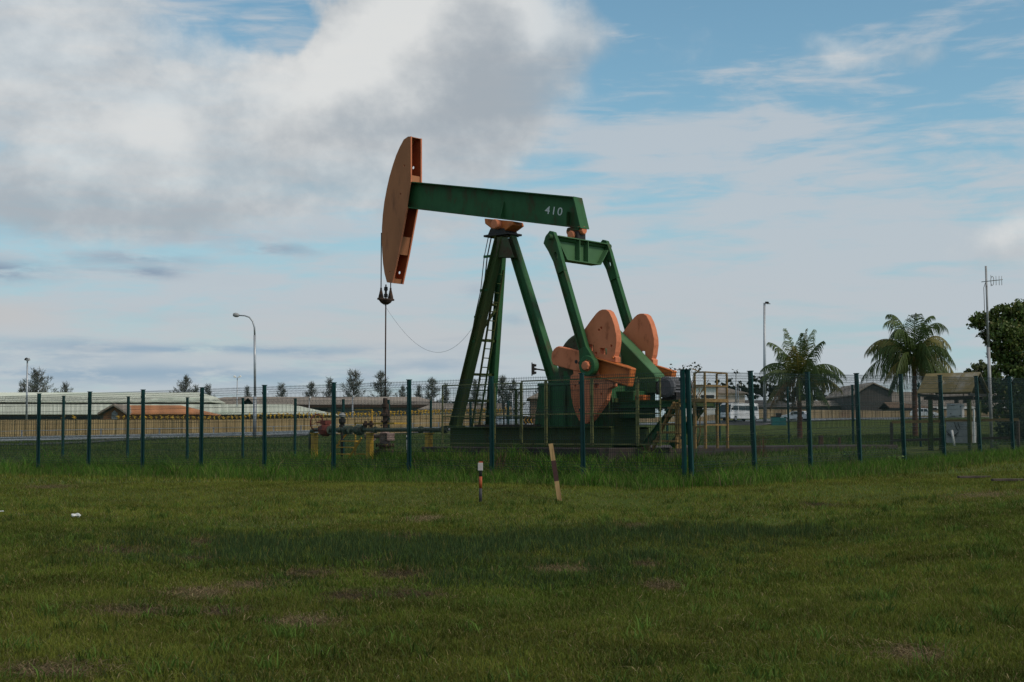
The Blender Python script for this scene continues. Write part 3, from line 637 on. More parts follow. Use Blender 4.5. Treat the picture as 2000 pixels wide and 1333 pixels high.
mb = MB(); ua, ub2 = Q(1176, 780, -.3)[0], Q(1240, 780, -.3)[0]; mb.box(ua, ub2, -.34, .60, pz0 - .25, Q(1230, 764, -.3)[1]); mb.build('reducer_sub_base', 'green', pj, bevel=.015)
mo = thing('motor', None, None); mo.parent = pj
ma, mz = Q(1318, 755, .35)[0], Q(1318, 757, .35)[1]
mb = MB(); prof = []
NR = 36
for i in range(NR): t = 2 * math.pi * i / NR; r_ = .27 if i % 2 else .235; prof.append((r_ * math.cos(t), r_ * math.sin(t)))
mb.ext(prof, (ma, .02, mz), (ma, .72, mz)); mb.build('motor_casing', 'motor_g', mo)
mb = MB(); mb.lathe((ma, -.10, mz), [(0, 0), (.2, 0), (.27, .04), (.27, .12), (0, .12)], (0, 1, 0), 24); mb.lathe((ma, .72, mz), [(0, 0), (.27, 0), (.27, .08), (.2, .12), (0, .12)], (0, 1, 0), 24); mb.build('end_bell', 'motor_g', mo)
mb = MB(); mb.box(ma - .25, ma + .25, .05, .65, pz1 + .035, pz1 + .1); mb.box(ma - .22, ma - .12, .1, .6, pz1 + .1, mz - .1); mb.box(ma + .12, ma + .22, .1, .6, pz1 + .1, mz - .1); mb.box(ma - .75, ma + .5, -.3, .9, pz1 + .03, pz1 + .034); mb.build('motor_base', 'black', mo)
mb = MB(); mb.box(ma - .46, ma - .29, .15, .5, mz - .18, mz + .16); mb.build('terminal_box', 'black', mo, bevel=.01)
mb = MB(); mb.box(Q(1244, 772, -.2)[0], Q(1262, 772, -.2)[0], -.3, 0, Q(1250, 783, -.2)[1], Q(1250, 772, -.2)[1]); mb.build('brake_box', 'orange_deep', pj, bevel=.02)
# ------------------------------------------------------------------ welded mesh compound fence (one thing per side)
def wire_panel(name, L, H, r, folds, pitch=.05, hz=None, mname='wire', tip=.03):
    zs = [0.0]; ys = [0.0]
    for f0 in folds: zs += [f0 - .06, f0, f0 + .06]; ys += [0, -.05, 0]
    zs.append(H + tip); ys.append(0)
    zs = np.array(zs); ys = np.array(ys); n = len(zs); xs = np.arange(pitch, L - pitch * .5, pitch); tri = np.array([(0, 1), (-.87, -.5), (.87, -.5)]) * r
    V_ = []; T = []; base = 0
    for x in xs:
        ring = np.stack([np.full((n, 3), x) + tri[:, 0][None], ys[:, None] + tri[:, 1][None], np.repeat(zs[:, None], 3, 1)], -1).reshape(-1, 3); V_.append(ring)
        for i in range(n - 1):
            for j in range(3): T.append((base + i * 3 + j, base + i * 3 + (j + 1) % 3, base + (i + 1) * 3 + (j + 1) % 3, base + (i + 1) * 3 + j))
        base += n * 3
    if hz is None:
        hz = []
        for z in np.arange(.1, H - .02, .2):
            if min(abs(z - f0) for f0 in folds) > .09: hz.append((z, 0))
        for f0 in folds: hz += [(f0 - .06, 0), (f0, -.05), (f0 + .06, 0)]
        hz.append((H, 0))
    for z, y in hz:
        V_.append(np.array([(x, y + a + r * 1.3, z + b) for x in (.03, L - .03) for a, b in tri * 1.15]))
        for j in range(3): T.append((base + j, base + (j + 1) % 3, base + 3 + (j + 1) % 3, base + 3 + j))
        base += 6
    o = npmesh(name, np.concatenate(V_), np.array(T), mname); me = o.data; bpy.data.objects.remove(o); return me
FOLDS = (.42, 1.05, 1.68, 2.30)
def post_mesh(h):
    mb = MB(); mb.ext([(-.03, -.05), (.03, -.05), (.03, -.03), (.043, -.03), (.043, .03), (.03, .03), (.03, .05), (-.03, .05), (-.03, .03), (-.043, .03), (-.043, -.03), (-.03, -.03)], (0, 0, -.3), (0, 0, h), up=(0, 1, 0))
    mb.box(-.05, .05, -.06, .06, h, h + .02)
    for z in (.42, 1.05, 1.68, 2.3): mb.box(.043, .065, -.035, .035, z - .03, z + .03)
    o = mb.build('post', 'teal'); me = o.data; bpy.data.objects.remove(o); return me
PM = post_mesh(2.5)
def fence_run(name, label, p0, d, ks, wire_r=.0044, double_first=False, z_fn=None, lean=.008, tilt=-.006):
    d = Vector((d[0], d[1])); L = d.length; rz = math.atan2(d.y, d.x)
    a = Vector((p0[0], p0[1])) + d * ks[0]
    t = thing(name, label, 'fence', (a.x, a.y, G(a.x, a.y)), 0, 'mesh fences round the compound')
    pm = wire_panel('mesh_panel', L - .08, 2.42, wire_r, FOLDS)
    zz = []
    for k_ in ks:
        p = Vector((p0[0], p0[1])) + d * k_; z = z_fn(k_) if z_fn else G(p.x, p.y); zz.append(z)
        for e in ((0, 1) if (double_first and k_ == ks[0]) else (0,)):
            o = bpy.data.objects.new('post', PM); C.objects.link(o); o.parent = t
            o.location = (p.x - a.x + e * double_first, p.y - a.y, z - t.location.z); o.rotation_euler = (rnd.uniform(-lean, lean), rnd.uniform(-lean, lean) + tilt, 0.0)
            o.rotation_euler = (Matrix.Rotation(o.rotation_euler.y, 3, 'Y') @ Matrix.Rotation(o.rotation_euler.x, 3, 'X') @ Matrix.Rotation(rz, 3, 'Z')).to_euler()
    for i, k_ in enumerate(ks[:-1]):
        p = Vector((p0[0], p0[1])) + d * k_ + d.normalized() * .04
        o = bpy.data.objects.new('mesh_panel', pm); C.objects.link(o); o.parent = t
        o.location = (p.x - a.x, p.y - a.y, zz[i] - t.location.z + .03); o.rotation_euler = (0, -math.atan2(zz[i + 1] - zz[i], L), rz)
    return t
fence_run('mesh_fence', 'front teal post mesh fence running from the double corner post to the left frame edge', (3.695, 29.7), (-2.083, 1.598), list(range(0, 11)), z_fn=lambda k_: .37 - .011 * k_)
fence_run('mesh_fence', 'teal post mesh fence climbing rightwards from the double corner post', (3.85, 29.72), (1.703, 1.988), list(range(0, 10)), z_fn=lambda k_: .37 + .06 * k_, tilt=-.026)
fence_run('mesh_fence', 'rear teal post mesh fence behind the well head and pumping unit', (-16.2, 50.0), (1.78, 1.99), list(range(-1, 17)), z_fn=lambda k_: .36 + .025 * k_)
fence_run('mesh_fence', 'rear right teal post mesh fence between the palms and the cabinet shelter', (9.33, 60.0), (2.4, -1.31), list(range(0, 7)), z_fn=lambda k_: .95 + .035 * k_)
# small bushy creeper tips over the corner posts
def leaf_cloud(pts, size, cols, flat=.0, aspect=.55):
    n = len(pts); a = rng.normal(size=(n, 3)); a /= np.linalg.norm(a, axis=1)[:, None]; b = np.cross(a, rng.normal(size=(n, 3))); b /= np.linalg.norm(b, axis=1)[:, None]
    s_ = (size * rng.uniform(.6, 1.4, n))[:, None] if np.ndim(size) == 0 else size[:, None]
    p = np.asarray(pts); V_ = np.stack([p - a * s_ * .5, p + b * s_ * aspect * .5, p + a * s_ * .5, p - b * s_ * aspect * .5], 1).reshape(-1, 3)
    T = np.arange(n * 4).reshape(n, 4); return V_, T, np.repeat(cols, 4, 0)
def tints(n, base, var=.25, alt=None, pa=.15):
    c = np.array(base)[None] * rng.uniform(1 - var, 1 + var, (n, 1)) * rng.uniform(.92, 1.08, (n, 3))
    if alt is not None: m_ = rng.random(n) < pa; c[m_] = np.array(alt) * rng.uniform(.7, 1.2, (m_.sum(), 1))
    return c
sh = thing('dead_creeper', 'bare tangled pinkish creeper with few leaves climbing behind the double corner post', 'climbing plant', L2W(4.6, -.6, 0))
mb = MB()
base = L2W(5.0, -1.2, 0)
def wander(p0, p1, n, amp):
    pts = []; off = Vector((0, 0, 0))
    for i in range(n + 1):
        f_ = i / n; off += Vector((rnd.gauss(0, amp), rnd.gauss(0, amp), rnd.gauss(0, amp * .6))); pts.append(lerp(Vector(p0), Vector(p1), f_) + off * (f_ * (1 - f_) * 4))
    return pts
tips = []
for (x0, y0, x1, y1) in ((1362, 872, 1358, 796), (1358, 796, 1378, 726), (1358, 800, 1370, 750), (1360, 790, 1384, 742), (1356, 795, 1346, 735), (1366, 800, 1376, 782), (1362, 872, 1366, 800), (1358, 796, 1364, 724), (1346, 740, 1318, 722), (1364, 726, 1350, 718)):
    a, b = P(x0, y0, 35.2), P(x1, y1, 35.0); mb.tube(wander(a, b, 9, .03), .022 if y0 > 850 else .014, 6, r1=.006); tips.append(b)
mb.build('vine_stem', 'wood_y', sh, rel=True)
pp = []
for x_, y_ in ((1311, 717), (1322, 722), (1331, 721), (1340, 718), (1350, 716), (1358, 715), (1362, 718), (1366, 721), (1347, 722), (1333, 724), (1437, 726), (1355, 719), (1363, 715)):
    c_ = np.array(P(x_, y_, 31.5)); pp.append(c_ + rng.normal(size=(7, 3)) * .05)
pp = np.concatenate(pp); V_, T, c_ = leaf_cloud(pp - np.array(sh.location), .06, tints(len(pp), (.05, .05, .02)))
npmesh('vine_leaf_cluster', V_, T, 'leaf', sh, c_)

# ------------------------------------------------------------------ low mesh guard round the unit
gf = thing('guard_fence', 'low rusty olive framed mesh guard with a gate, before the pumping unit', 'guard fence', PO, RZ)
GV = -1.85
gtop = (Q(863, 755, GV)[1] + Q(1068, 748, GV)[1] + Q(1245, 743, GV)[1]) / 3
gxs = [Q(x, 800, GV)[0] for x in (863, 965, 1018, 1066, 1156, 1245, 1291)]
def gpanel(u0, u1, v, nm='guard_panel', top=gtop, mm='frame_y', par=gf, bot=.06):
    r_ = thing(nm, None, None, (0, 0, 0)); r_.parent = par
    mb = MB()
    for u in (u0 + .025, u1 - .025): mb.box(u - .016, u + .016, v - .016, v + .016, bot, top + .002)
    mb.box(u0 + .005, u1 - .005, v - .018, v + .018, top, top + .032); mb.box(u0 + .046, u1 - .046, v - .016, v + .016, bot + .02, bot + .055); mb.box(u0 + .046, u1 - .046, v - .016, v + .016, top * .5 - .015, top * .5 + .015)
    mb.build('frame', mm, r_)
    me = wire_panel('wire_mesh', u1 - u0 - .06, top - bot - .06, .0027, (-9,), .05, [(z, 0) for z in np.arange(.05, top - .1, .06)], mname='wire', tip=0)
    me_fix = np.empty(len(me.vertices) * 3, np.float32); me.vertices.foreach_get('co', me_fix); me_fix = me_fix.reshape(-1, 3); me_fix[:, 2] = np.clip(me_fix[:, 2], 0, top - bot - .05); me.vertices.foreach_set('co', me_fix.ravel()); me.update()
    o = bpy.data.objects.new('wire_mesh', me); C.objects.link(o); o.parent = r_; o.location = (u0 + .03, v, bot + .03)
for i in range(len(gxs) - 1):
    gpanel(gxs[i], gxs[i + 1], GV, 'gate' if i == 2 else 'guard_panel', gtop + (.0 if i < 2 else .05 if i < 5 else .02))
gr = thing('guard_fence', 'dark mesh guard panels on the far side of the pumping unit, seen under the legs', 'guard fence', PO, RZ)
fx = [Q(x, 800, 1.9)[0] for x in (900, 955, 1008, 1062)]
for i in range(3): gpanel(fx[i], fx[i + 1], 1.9, par=gr, mm='green_old')
mb = MB()
# yellow platform on the right
ap = thing('access_platform', 'small yellow railed steel platform on legs right of the motor', 'platform', PO, RZ)
c0 = Q(1377, 782, -1.0); AV = -1.0; dz_ = c0[1]; cu_ = c0[0]
wl_ = cu_ - Q(1357, 782, AV)[0]; dep = .95
mb = MB(); mb.box(cu_ - wl_ - .45, cu_ + .03, AV - .03, AV + dep + .03, dz_ - .04, dz_ + .04); mb.build('deck', 'wood_y', ap)
tz = Q(1377, 727, AV)[1]
for (u, v) in ((cu_, AV), (cu_ - wl_, AV), (cu_, AV + dep), (cu_ - wl_, AV + dep)):
    mb = MB(); mb.box(u - .027, u + .027, v - .027, v + .027, 0, dz_ - .041); mb.build('leg', 'wood_y', ap)
def one(nm, *b): mb = MB(); mb.box(*b); mb.build(nm, 'wood_y', ap)
for (u, v) in ((cu_, AV), (cu_ - wl_, AV), (cu_, AV + dep), (cu_ - wl_, AV + dep)): one('stanchion', u - .02, u + .02, v - .02, v + .02, dz_ + .041, tz)
for z in (tz, (tz * .52 + dz_ * .48)):
    for v in (AV, AV + dep): one('rail', cu_ - wl_ + .021, cu_ - .021, v - .018, v + .018, z - .018, z + .018)
    one('rail', cu_ - .018, cu_ + .018, AV + .021, AV + dep - .021, z - .018, z + .018)
one('cross_bar', cu_ - .018, cu_ + .018, AV + .05, AV + dep - .05, .55, .59); one('cross_bar', cu_ - wl_ + .03, cu_ - .03, AV - .018, AV + .018, .5, .54)
stp = thing('step_ladder', 'weathered yellow wooden steps leaning up to the motor platform', 'steps', PO, RZ)
SV = -.95
for (x0, y0, x1, y1, v1) in ((1276, 873, 1317, 786, SV), (1322, 874, 1322, 786, SV), (1329, 874, 1329, 788, SV - .2)):
    a, b = Q3(x0, y0, SV - (.2 if x0 > 1325 else 0)), Q3(x1, y1, v1); mb = MB(); mb.bar((a.x, a.y, 0.0), b, .04, .09, up=(0, 1, 0)); mb.build('stringer', 'wood_y', stp)
for (xa, xb, yy) in ((1283, 1327, 862), (1290, 1326, 845), (1298, 1325, 829), (1305, 1324, 812), (1311, 1322, 797)):
    a, b = Q3(xa, yy, SV), Q3(xb, yy, SV); z = (a.z + b.z) / 2; mb = MB(); mb.box(a.x, b.x, SV - .16, SV + .12, z - .025, z + .025); mb.build('tread', 'wood_y', stp)
mb = MB()
# ------------------------------------------------------------------ well head and flow line (all in the unit's frame)
gz = lambda u, v: G(*(L2W(u, v, 0).xy)) - PAD_Z
wh = thing('well_head', 'rusty pale well head with stacked flanges and stuffing box under the polished rod', 'well head', PO, RZ)
wu = xw; zof = lambda y: Q(757, y, 0)[1]
prof = [(0, zof(900) - .3), (.20, zof(900) - .3), (.20, zof(885)), (.30, zof(885)), (.30, zof(878)), (.17, zof(877)), (.19, zof(873)), (.24, zof(872)), (.24, zof(869)), (0, zof(869))]
mb = MB(); mb.lathe((wu, 0, 0), prof, n=18)
for k_ in range(8): mb.cyl((wu + .25 * math.cos(k_ * .785), .25 * math.sin(k_ * .785), zof(874)), (wu + .25 * math.cos(k_ * .785), .25 * math.sin(k_ * .785), zof(866)), .025, n=6)
mb.build('casing_head', 'rust', wh)
M['pinkish'] = mat('stained_pale_casting', (.30, .22, .20), (.20, .13, .11), scale=6, rough=.7, c3=(.08, .04, .03), s3=8)
mb = MB(); mb.lathe((wu, 0, 0), [(0, zof(868)), (.15, zof(868)), (.17, zof(863)), (.17, zof(847)), (.12, zof(844)), (.12, zof(843)), (0, zof(843))], n=18); mb.box(wu - .05, wu + .26, -.16, .16, zof(861), zof(846)); mb.build('tee_block', 'pinkish', wh, bevel=.01)
mb = MB()
for z in (860, 857, 854, 851, 848): mb.cyl((wu + .24, -.19, zof(z)), (wu + .24, -.15, zof(z)), .022, n=6)
mb.build('stud', 'black', wh)
mb = MB(); mb.lathe((wu, 0, 0), [(0, zof(843)), (.075, zof(843)), (.075, zof(826)), (.13, zof(825)), (.13, zof(822)), (.075, zof(821)), (.08, zof(814)), (.15, zof(813)), (.15, zof(808)), (.09, zof(807)), (.07, zof(797)), (.11, zof(796)), (.11, zof(790)), (.075, zof(789)), (.07, zof(778)), (0, zof(778))], n=16)
mb.tube([(wu + .1, -.05, zof(826)), (wu + .24, -.05, zof(815)), (wu + .2, -.05, zof(798)), (wu + .1, -.05, zof(796))], .02, 6); mb.build('stuffing_box', 'rust', wh)
mb = MB(); zb_ = zof(892)
for sg in (-1, 1): mb.lathe((wu, 0, zb_), [(0, .15 * sg), (.08, .15 * sg), (.08, .35 * sg), (.15, .36 * sg), (.15, .44 * sg), (.08, .45 * sg), (.10, .6 * sg), (.14, .62 * sg), (.14, .68 * sg), (.04, .69 * sg), (.04, .8 * sg), (0, .8 * sg)], (1, 0, 0), 12)
mb.build('side_outlet', 'rust', wh)
mb = MB(); mb.cyl((wu - .15, 0, zof(853)), (wu - .55, 0, zof(853)), .06, n=12); mb.lathe((wu - .55, 0, zof(853)), [(0, 0), (.15, 0), (.15, -.07), (.08, -.08), (.08, -.3), (0, -.3)], (1, 0, 0), 14); mb.build('wing_outlet', 'pinkish', wh)
fl = thing('flow_line', 'grey green horizontal pipe with valves on yellow supports beside the well head', 'pipeline', PO, RZ)
FV = -.45; pA, pB = Q3(612, 842, FV), Q3(873, 838, FV); pB.z = pA.z = (pA.z + pB.z) / 2
def along(px_): return Q(px_, 842, FV)[0]
mb = MB(); mb.cyl(pA, pB, .060, n=14); mb.tube([pA + Vector((.06, 0, 0)), pA + Vector((-.08, 0, -.03)), pA + Vector((-.12, 0, -.15)), (pA.x - .12, FV, gz(pA.x, FV) + .3)], .07, 10); mb.build('pipe', 'pipe', fl)
mb = MB()
for x_, r_, w_ in ((630, .14, .04), (643, .14, .04), (664, .09, .05), (677, .14, .05), (684, .14, .03), (697, .14, .035), (708, .14, .035), (733, .10, .03), (867, .11, .06), (822, .10, .04)):
    u = along(x_); mb = MB(); mb.lathe((u, FV, pA.z), [(0, -w_), (r_, -w_), (r_, w_), (0, w_)], (1, 0, 0), 14); mb.build('flange', 'pipe', fl)
mb = MB(); mb.lathe((along(702), FV, pA.z), [(0, -.12), (.09, -.12), (.17, -.05), (.17, .05), (.09, .12), (0, .12)], (1, 0, 0), 14); mb.build('check_valve', 'pipe', fl)
mb = MB(); u = along(636); mb.lathe((u, FV, pA.z - .2), [(0, 0), (.09, 0), (.18, .08), (.2, .2), (.16, .34), (.1, .38), (0, .38)], n=14); mb.lathe((u, FV, pA.z), [(0, -.2), (.15, -.2), (.15, .2), (0, .2)], (1, 0, 0), 14)
mb.box(u - .14, u + .12, FV - .12, FV + .12, pA.z + .17, pA.z + .30); mb.cyl((u, FV, pA.z + .24), (u - .38, FV - .05, pA.z + .24), .025, n=8); mb.build('gate_valve', 'valve_red', fl, bevel=.01)
mb = MB(); hc = Vector((u - .38, FV - .05, pA.z + .24)); ring = [hc + Vector((.02 * math.sin(t) , .25 * math.cos(t), .25 * math.sin(t))) for t in np.linspace(0, 2 * math.pi, 25)]
mb.tube(ring, .022, 6)
for t in (0.4, 2.0, 3.54, 5.14): mb.tube([hc, hc + Vector((0, .25 * math.cos(t), .25 * math.sin(t)))], .009, 5)
mb.build('hand_wheel', 'valve_red', fl)
for x_, yb in ((614, 906), (722, 897), (837, 874)):
    u = along(x_); mb = MB(); zb2 = gz(u, FV) - .1; mb.box(u - .07, u + .09, FV - .08, FV + .08, zb2, pA.z - .09); mb.box(u - .1, u + .12, FV - .11, FV + .11, pA.z - .12, pA.z - .085); mb.build('pipe_support', 'yellow', fl)
mb = MB()
for x_ in (715, 725): u = along(x_); mb.lathe((u - .02, FV, pA.z + .07), [(0, 0), (.05, 0), (.05, .06), (.09, .07), (.09, .13), (.05, .14), (.05, .2), (0, .2)], n=10)
mb.tube([(along(745), FV, pA.z + .12), (along(742), FV, pA.z + .14), (along(760), FV, pA.z + .14)], .012, 5); mb.build('instrument_tap', 'rust', fl)
vp = thing('vent_pipe', 'dark upright vent valve with a pale cap standing behind the flow line', 'vent', L2W(Q(668, 840, .5)[0], .5, 0), RZ)
mb = MB(); z0_ = G(vp.location.x, vp.location.y) - PAD_Z; mb.lathe((0, 0, 0), [(0, z0_), (.04, z0_), (.04, pA.z), (.10, pA.z + .02), (.10, pA.z + .15), (.06, pA.z + .17), (.11, pA.z + .25), (.11, pA.z + .36), (.05, pA.z + .38), (.05, pA.z + .42), (0, pA.z + .42)], n=12); mb.build('vent_body', 'black', vp)
mb = MB(); mb.lathe((0, 0, pA.z + .42), [(0, 0), (.09, 0), (.11, .06), (.05, .14), (0, .14)], n=12); mb.build('vent_cap', 'grey', vp)
wp = thing('work_stand', 'yellow sloping handrail steps and work platform around the well head', 'work platform', PO, RZ)
WV = .55
def wb(lst, nm, r_=.035):
    mb = MB()
    for (x0, y0, x1, y1, v) in lst: mb.bar(Q3(x0, y0, v), Q3(x1, y1, v), r_, r_)
    mb.build(nm, 'yellow', wp)
wb([(634, 906, 662, 866, WV)], 'stringer', .05); wb([(662, 864, 678, 846, WV)], 'stringer', .05); wb([(680, 897, 706, 856, WV)], 'stringer', .05)
for (xa, xb, yy) in ((668, 698, 862), (661, 690, 874), (655, 682, 887)):
    a, b = Q3(xa, yy, WV), Q3(xb, yy, WV); mb = MB(); mb.box(a.x, b.x, WV - .1, WV + .12, a.z - .02, a.z + .02); mb.build('tread', 'yellow', wp)
wb([(694, 827, 757, 827, WV + .5), (694, 827, 694, 890, WV + .5), (726, 800, 726, 896, WV + .5), (756, 827, 756, 893, WV + .5), (696, 887, 722, 888, WV + .5), (694, 801, 726, 801, WV + .5)], 'platform_frame', .04)
mb = MB(); mb.box(Q(694, 830, WV)[0], Q(756, 830, WV)[0], WV + .3, WV + .85, Q(700, 829, WV)[1], Q(700, 826, WV)[1]); mb.build('platform_deck', 'yellow', wp)
sv = thing('riser_pipe', 'thin white angled pipe rising from the ground right of the well head', 'pipe', PO, RZ)
mb = MB(); a = Q3(795, 850, .1); b = Q3(795, 890, .1); c_ = Q3(772, 894, .1); mb.tube([a, b, b + Vector((-.05, 0, -.06)), c_], .022, 8); mb.build('pipe_run', 'white', sv)
slb = thing('concrete_slab', 'small pale broken concrete slab in the weeds beside the well head', 'slab', PO, RZ)
mb = MB(); u = Q(785, 896, 0)[0]; mb.box(u - .5, u + .35, -.5, .4, gz(u, 0) - .1, gz(u, 0) + .07); mb.build('slab_block', 'conc_lt', slb, bevel=.02)

# ------------------------------------------------------------------ marker posts, litter, planks
def at_ground(px, py):
    Z = 20.0
    a, b = ray(px, py)
    for _ in range(60):
        zz = G(a * Z, Z); Zn = (zz - EYE) / b if b < -1e-4 else Z; Z = Z * .5 + Zn * .5
    return Vector((a * Z, Z, G(a * Z, Z)))
p = at_ground(938.5, 981); hh = 76 / F * p.y
m1 = thing('marker_post', 'slim black marker post with an orange band and a white plate on top', 'marker post', p)
def seg(par, nm, mm, f0, f1, r_, lean=(0, 0), sq=False):
    mb = MB(); a = Vector((lean[0] * f0 * hh, lean[1] * f0 * hh, f0 * hh)); b = Vector((lean[0] * f1 * hh, lean[1] * f1 * hh, f1 * hh))
    if sq: mb.bar(a, b, r_ * 2, r_ * 2, up=(0, 1, 0))
    else: mb.cyl(a, b, r_, n=14)
    return mb.build(nm, mm, par)
M['plate_g'] = mat('dull_white_plate', (.48, .44, .42), (.38, .34, .32), scale=14, rough=.6); M['mk_or'] = mat('orange_red_band', (.42, .085, .025), (.30, .06, .02), scale=12, rough=.6); M['mk_bl'] = mat('black_band_paint', (.025, .025, .028), (.05, .05, .05), scale=10, rough=.6)
seg(m1, 'lower_band', 'mk_bl', -.1, .35, .031); seg(m1, 'middle_band', 'mk_or', .35, .65, .031); seg(m1, 'upper_band', 'mk_bl', .65, .99, .031)
mb = MB(); mb.box(-.05, .045, -.047, -.033, hh * .80, hh * 1.0); mb.build('marker_plate', 'plate_g', m1, bevel=.006)
mb = MB(); mb.box(-.03, .045, -.03, .02, hh * .99, hh * 1.035); mb.build('cap', 'mk_or', m1)
p = at_ground(1093, 978)
m2 = thing('marker_post', 'leaning bleached timber stake with a dark brown painted middle band', 'marker post', p)
M['timber'] = mat('bleached_timber', (.42, .27, .12), (.25, .15, .07), scale=14, rough=.85, stretch=(1, 1, .12), bump=.5); M['mk_br'] = mat('brown_band_paint', (.07, .028, .024), (.045, .02, .018), scale=9, rough=.7)
hh = 110 / F * p.y; ln = (-17 / 110, .05)
seg(m2, 'stake_foot', 'timber', -.1, .34, .042, ln, True); seg(m2, 'painted_band', 'mk_br', .34, .70, .043, ln, True); seg(m2, 'stake_top', 'timber', .70, 1.0, .042, ln, True)
def crumpled(name, label, px, py, s_, mm, h_=.5):
    p = at_ground(px, py); me_ = bmesh.new(); bmesh.ops.create_icosphere(me_, subdivisions=3, radius=1)
    for v in me_.verts:
        n_ = .55 * math.sin(v.co.x * 5 + v.co.y * 3) + .4 * math.sin(v.co.y * 7 - v.co.z * 4); v.co = Vector((v.co.x * (1 + .25 * n_), v.co.y * (.7 + .3 * n_), v.co.z * h_ * (.7 + .5 * n_))) * s_
    m_ = bpy.data.meshes.new(name); me_.to_mesh(m_); me_.free(); m_.materials.append(M[mm]); o = bpy.data.objects.new(name, m_); C.objects.link(o); o.location = p + Vector((0, 0, s_ * h_ * .6 + .02)); tag(o, label, 'litter'); return o
crumpled('plastic_bag', 'crumpled white plastic scrap lying on the lawn at the left', 149, 1012, .075, 'white')
crumpled('paper_scrap', 'tiny white scrap on the lawn at the left edge of the frame', 4, 1002, .04, 'white', .3)
for i, (x_, y_, L_, an, lb_) in enumerate(((1903, 937, .75, .15, 'grey weathered plank lying in the grass at the right'), (1968, 943, .65, .1, 'darker short plank lying right of the grey weathered plank'))):
    p = at_ground(x_, y_); t = thing('wood_plank', lb_, 'plank', p + Vector((0, 0, .05)), an); mb = MB(); mb.box(-L_ / 2, L_ / 2, -.06, .06, -.02, .03); mb.build('board', 'bark', t, bevel=.008)

# ------------------------------------------------------------------ cabinet shelter, mast, timber rail, all on the right
SO = P(1845, 862, 51.0); SO.z = G(SO.x, SO.y)
def S3(px, py, v):                                   # local coordinates in the shelter's frame
    a, b = ray(px, py); t = (v + SO.x * vx + SO.y * vy) / (a * vx + vy)
    return Vector(((t * a - SO.x) * ux + (t - SO.y) * uy, v, EYE + b * t - SO.z))
M['roof_moss'] = mat('mossy_tin_roof', (.22, .17, .075), (.15, .12, .05), scale=1.5, rough=.75, c3=(.34, .33, .32), s3=1.0, lo3=.52, hi3=.7, bump=.15)
se = thing('cabinet_shelter', 'open timber shelter with a mossy pitched tin roof over grey control cabinets', 'shelter', SO, RZ)
HB = .78
e0, e1 = S3(1787, 767, -HB), S3(1895, 766, -HB); r0, r1 = S3(1812, 729, 0), S3(1917, 728, 0); ez = (e0.z + e1.z) / 2; rz_ = (r0.z + r1.z) / 2
e0.x = (e0.x + r0.x) / 2; e1.x = (e1.x + r1.x) / 2
for sg, nm in ((-1, 'roof_sheet'), (1, 'roof_sheet')):
    for xa, xb in ((e0.x, lerp(e0, e1, .68).x - .01), (lerp(e0, e1, .68).x + .01, e1.x)):
        mb = MB(); mb.add([(xa, sg * HB, ez), (xb, sg * HB, ez), (xb, .0 + sg * .004, rz_), (xa, sg * .004, rz_), (xa, sg * HB, ez - .03), (xb, sg * HB, ez - .03), (xb, sg * .004, rz_ - .03), (xa, sg * .004, rz_ - .03)],
                          [(0, 1, 2, 3), (4, 7, 6, 5), (0, 4, 5, 1), (1, 5, 6, 2), (2, 6, 7, 3), (3, 7, 4, 0)]); mb.build(nm, 'roof_moss', se)
mb = MB()
for xq in (e1.x - .12, e0.x + .12):
    mb.bar((xq, -HB + .08, ez - .02), (xq, -.03, rz_ - .1), .05, .09, up=(1, 0, 0)); mb.bar((xq, HB - .08, ez - .02), (xq, .03, rz_ - .1), .05, .09, up=(1, 0, 0)); mb.box(xq - .03, xq + .03, -HB + .05, HB - .05, ez - .14, ez - .05)
for v in (-.42, .42): mb.box(e0.x + .1, e1.x - .1, v - .035, v + .035, ez - .26, ez - .15)
mb.build('roof_frame', 'black', se)
for xq, mm in ((e0.x + .35, 'green_old'), (S3(1893, 800, -.42).x, 'green_old'), (S3(1868, 780, -.42).x, 'black')):
    for v in (-.42, .42): mb = MB(); mb.box(xq - .06, xq + .06, v - .06, v + .06, -.1 if mm != 'black' else S3(1868, 788, v).z, ez - .262); mb.build('post', mm, se)
def bx(x0, x1, y0, y1, v0, v1, nm, mm, par=se, bv=.01):
    a, b = S3(x0, y0, v0), S3(x1, y1, v0); mb = MB(); mb.box(a.x, b.x, v0, v1, b.z, a.z); return mb.build(nm, mm, par, bevel=bv)
cb = thing('control_cabinet', 'light grey control cabinet hanging in the middle of the open shelter', 'cabinet', SO, RZ)
M['cab'] = mat('light_grey_cabinet', (.56, .56, .56), (.48, .48, .48), scale=5, rough=.45, c3=(.3, .29, .27), s3=3); bx(1848.5, 1877, 789, 816, -.50, -.2, 'cabinet_body', 'cab', cb)
a, b = S3(1850, 790.5, -.51), S3(1875.5, 814.5, -.51); mb = MB(); mb.box(a.x, b.x, -.515, -.502, b.z, a.z); mb.build('door', 'cab', cb, bevel=.004)
mb = MB()
for x_, y_, w_, h_ in ((1857, 791.5, 7, 1), (1857, 812.5, 9, 1.2), (1875, 794, 2, 1.5), (1874, 811.5, 3, 1.2), (1856, 808, 2, 1.5)):
    a, b = S3(x_, y_, -.52), S3(x_ + w_, y_ + h_, -.52); mb.box(a.x, b.x, -.527, -.516, b.z, a.z)
mb.build('latch', 'black', cb)
bs_ = thing('cable_box', 'wide darker grey low cabinet with dangling cables beneath the control cabinet', 'cabinet', SO, RZ)
bx(1847, 1892, 824, 866, -.40, .3, 'box_body', 'grey', bs_)
mb = MB()
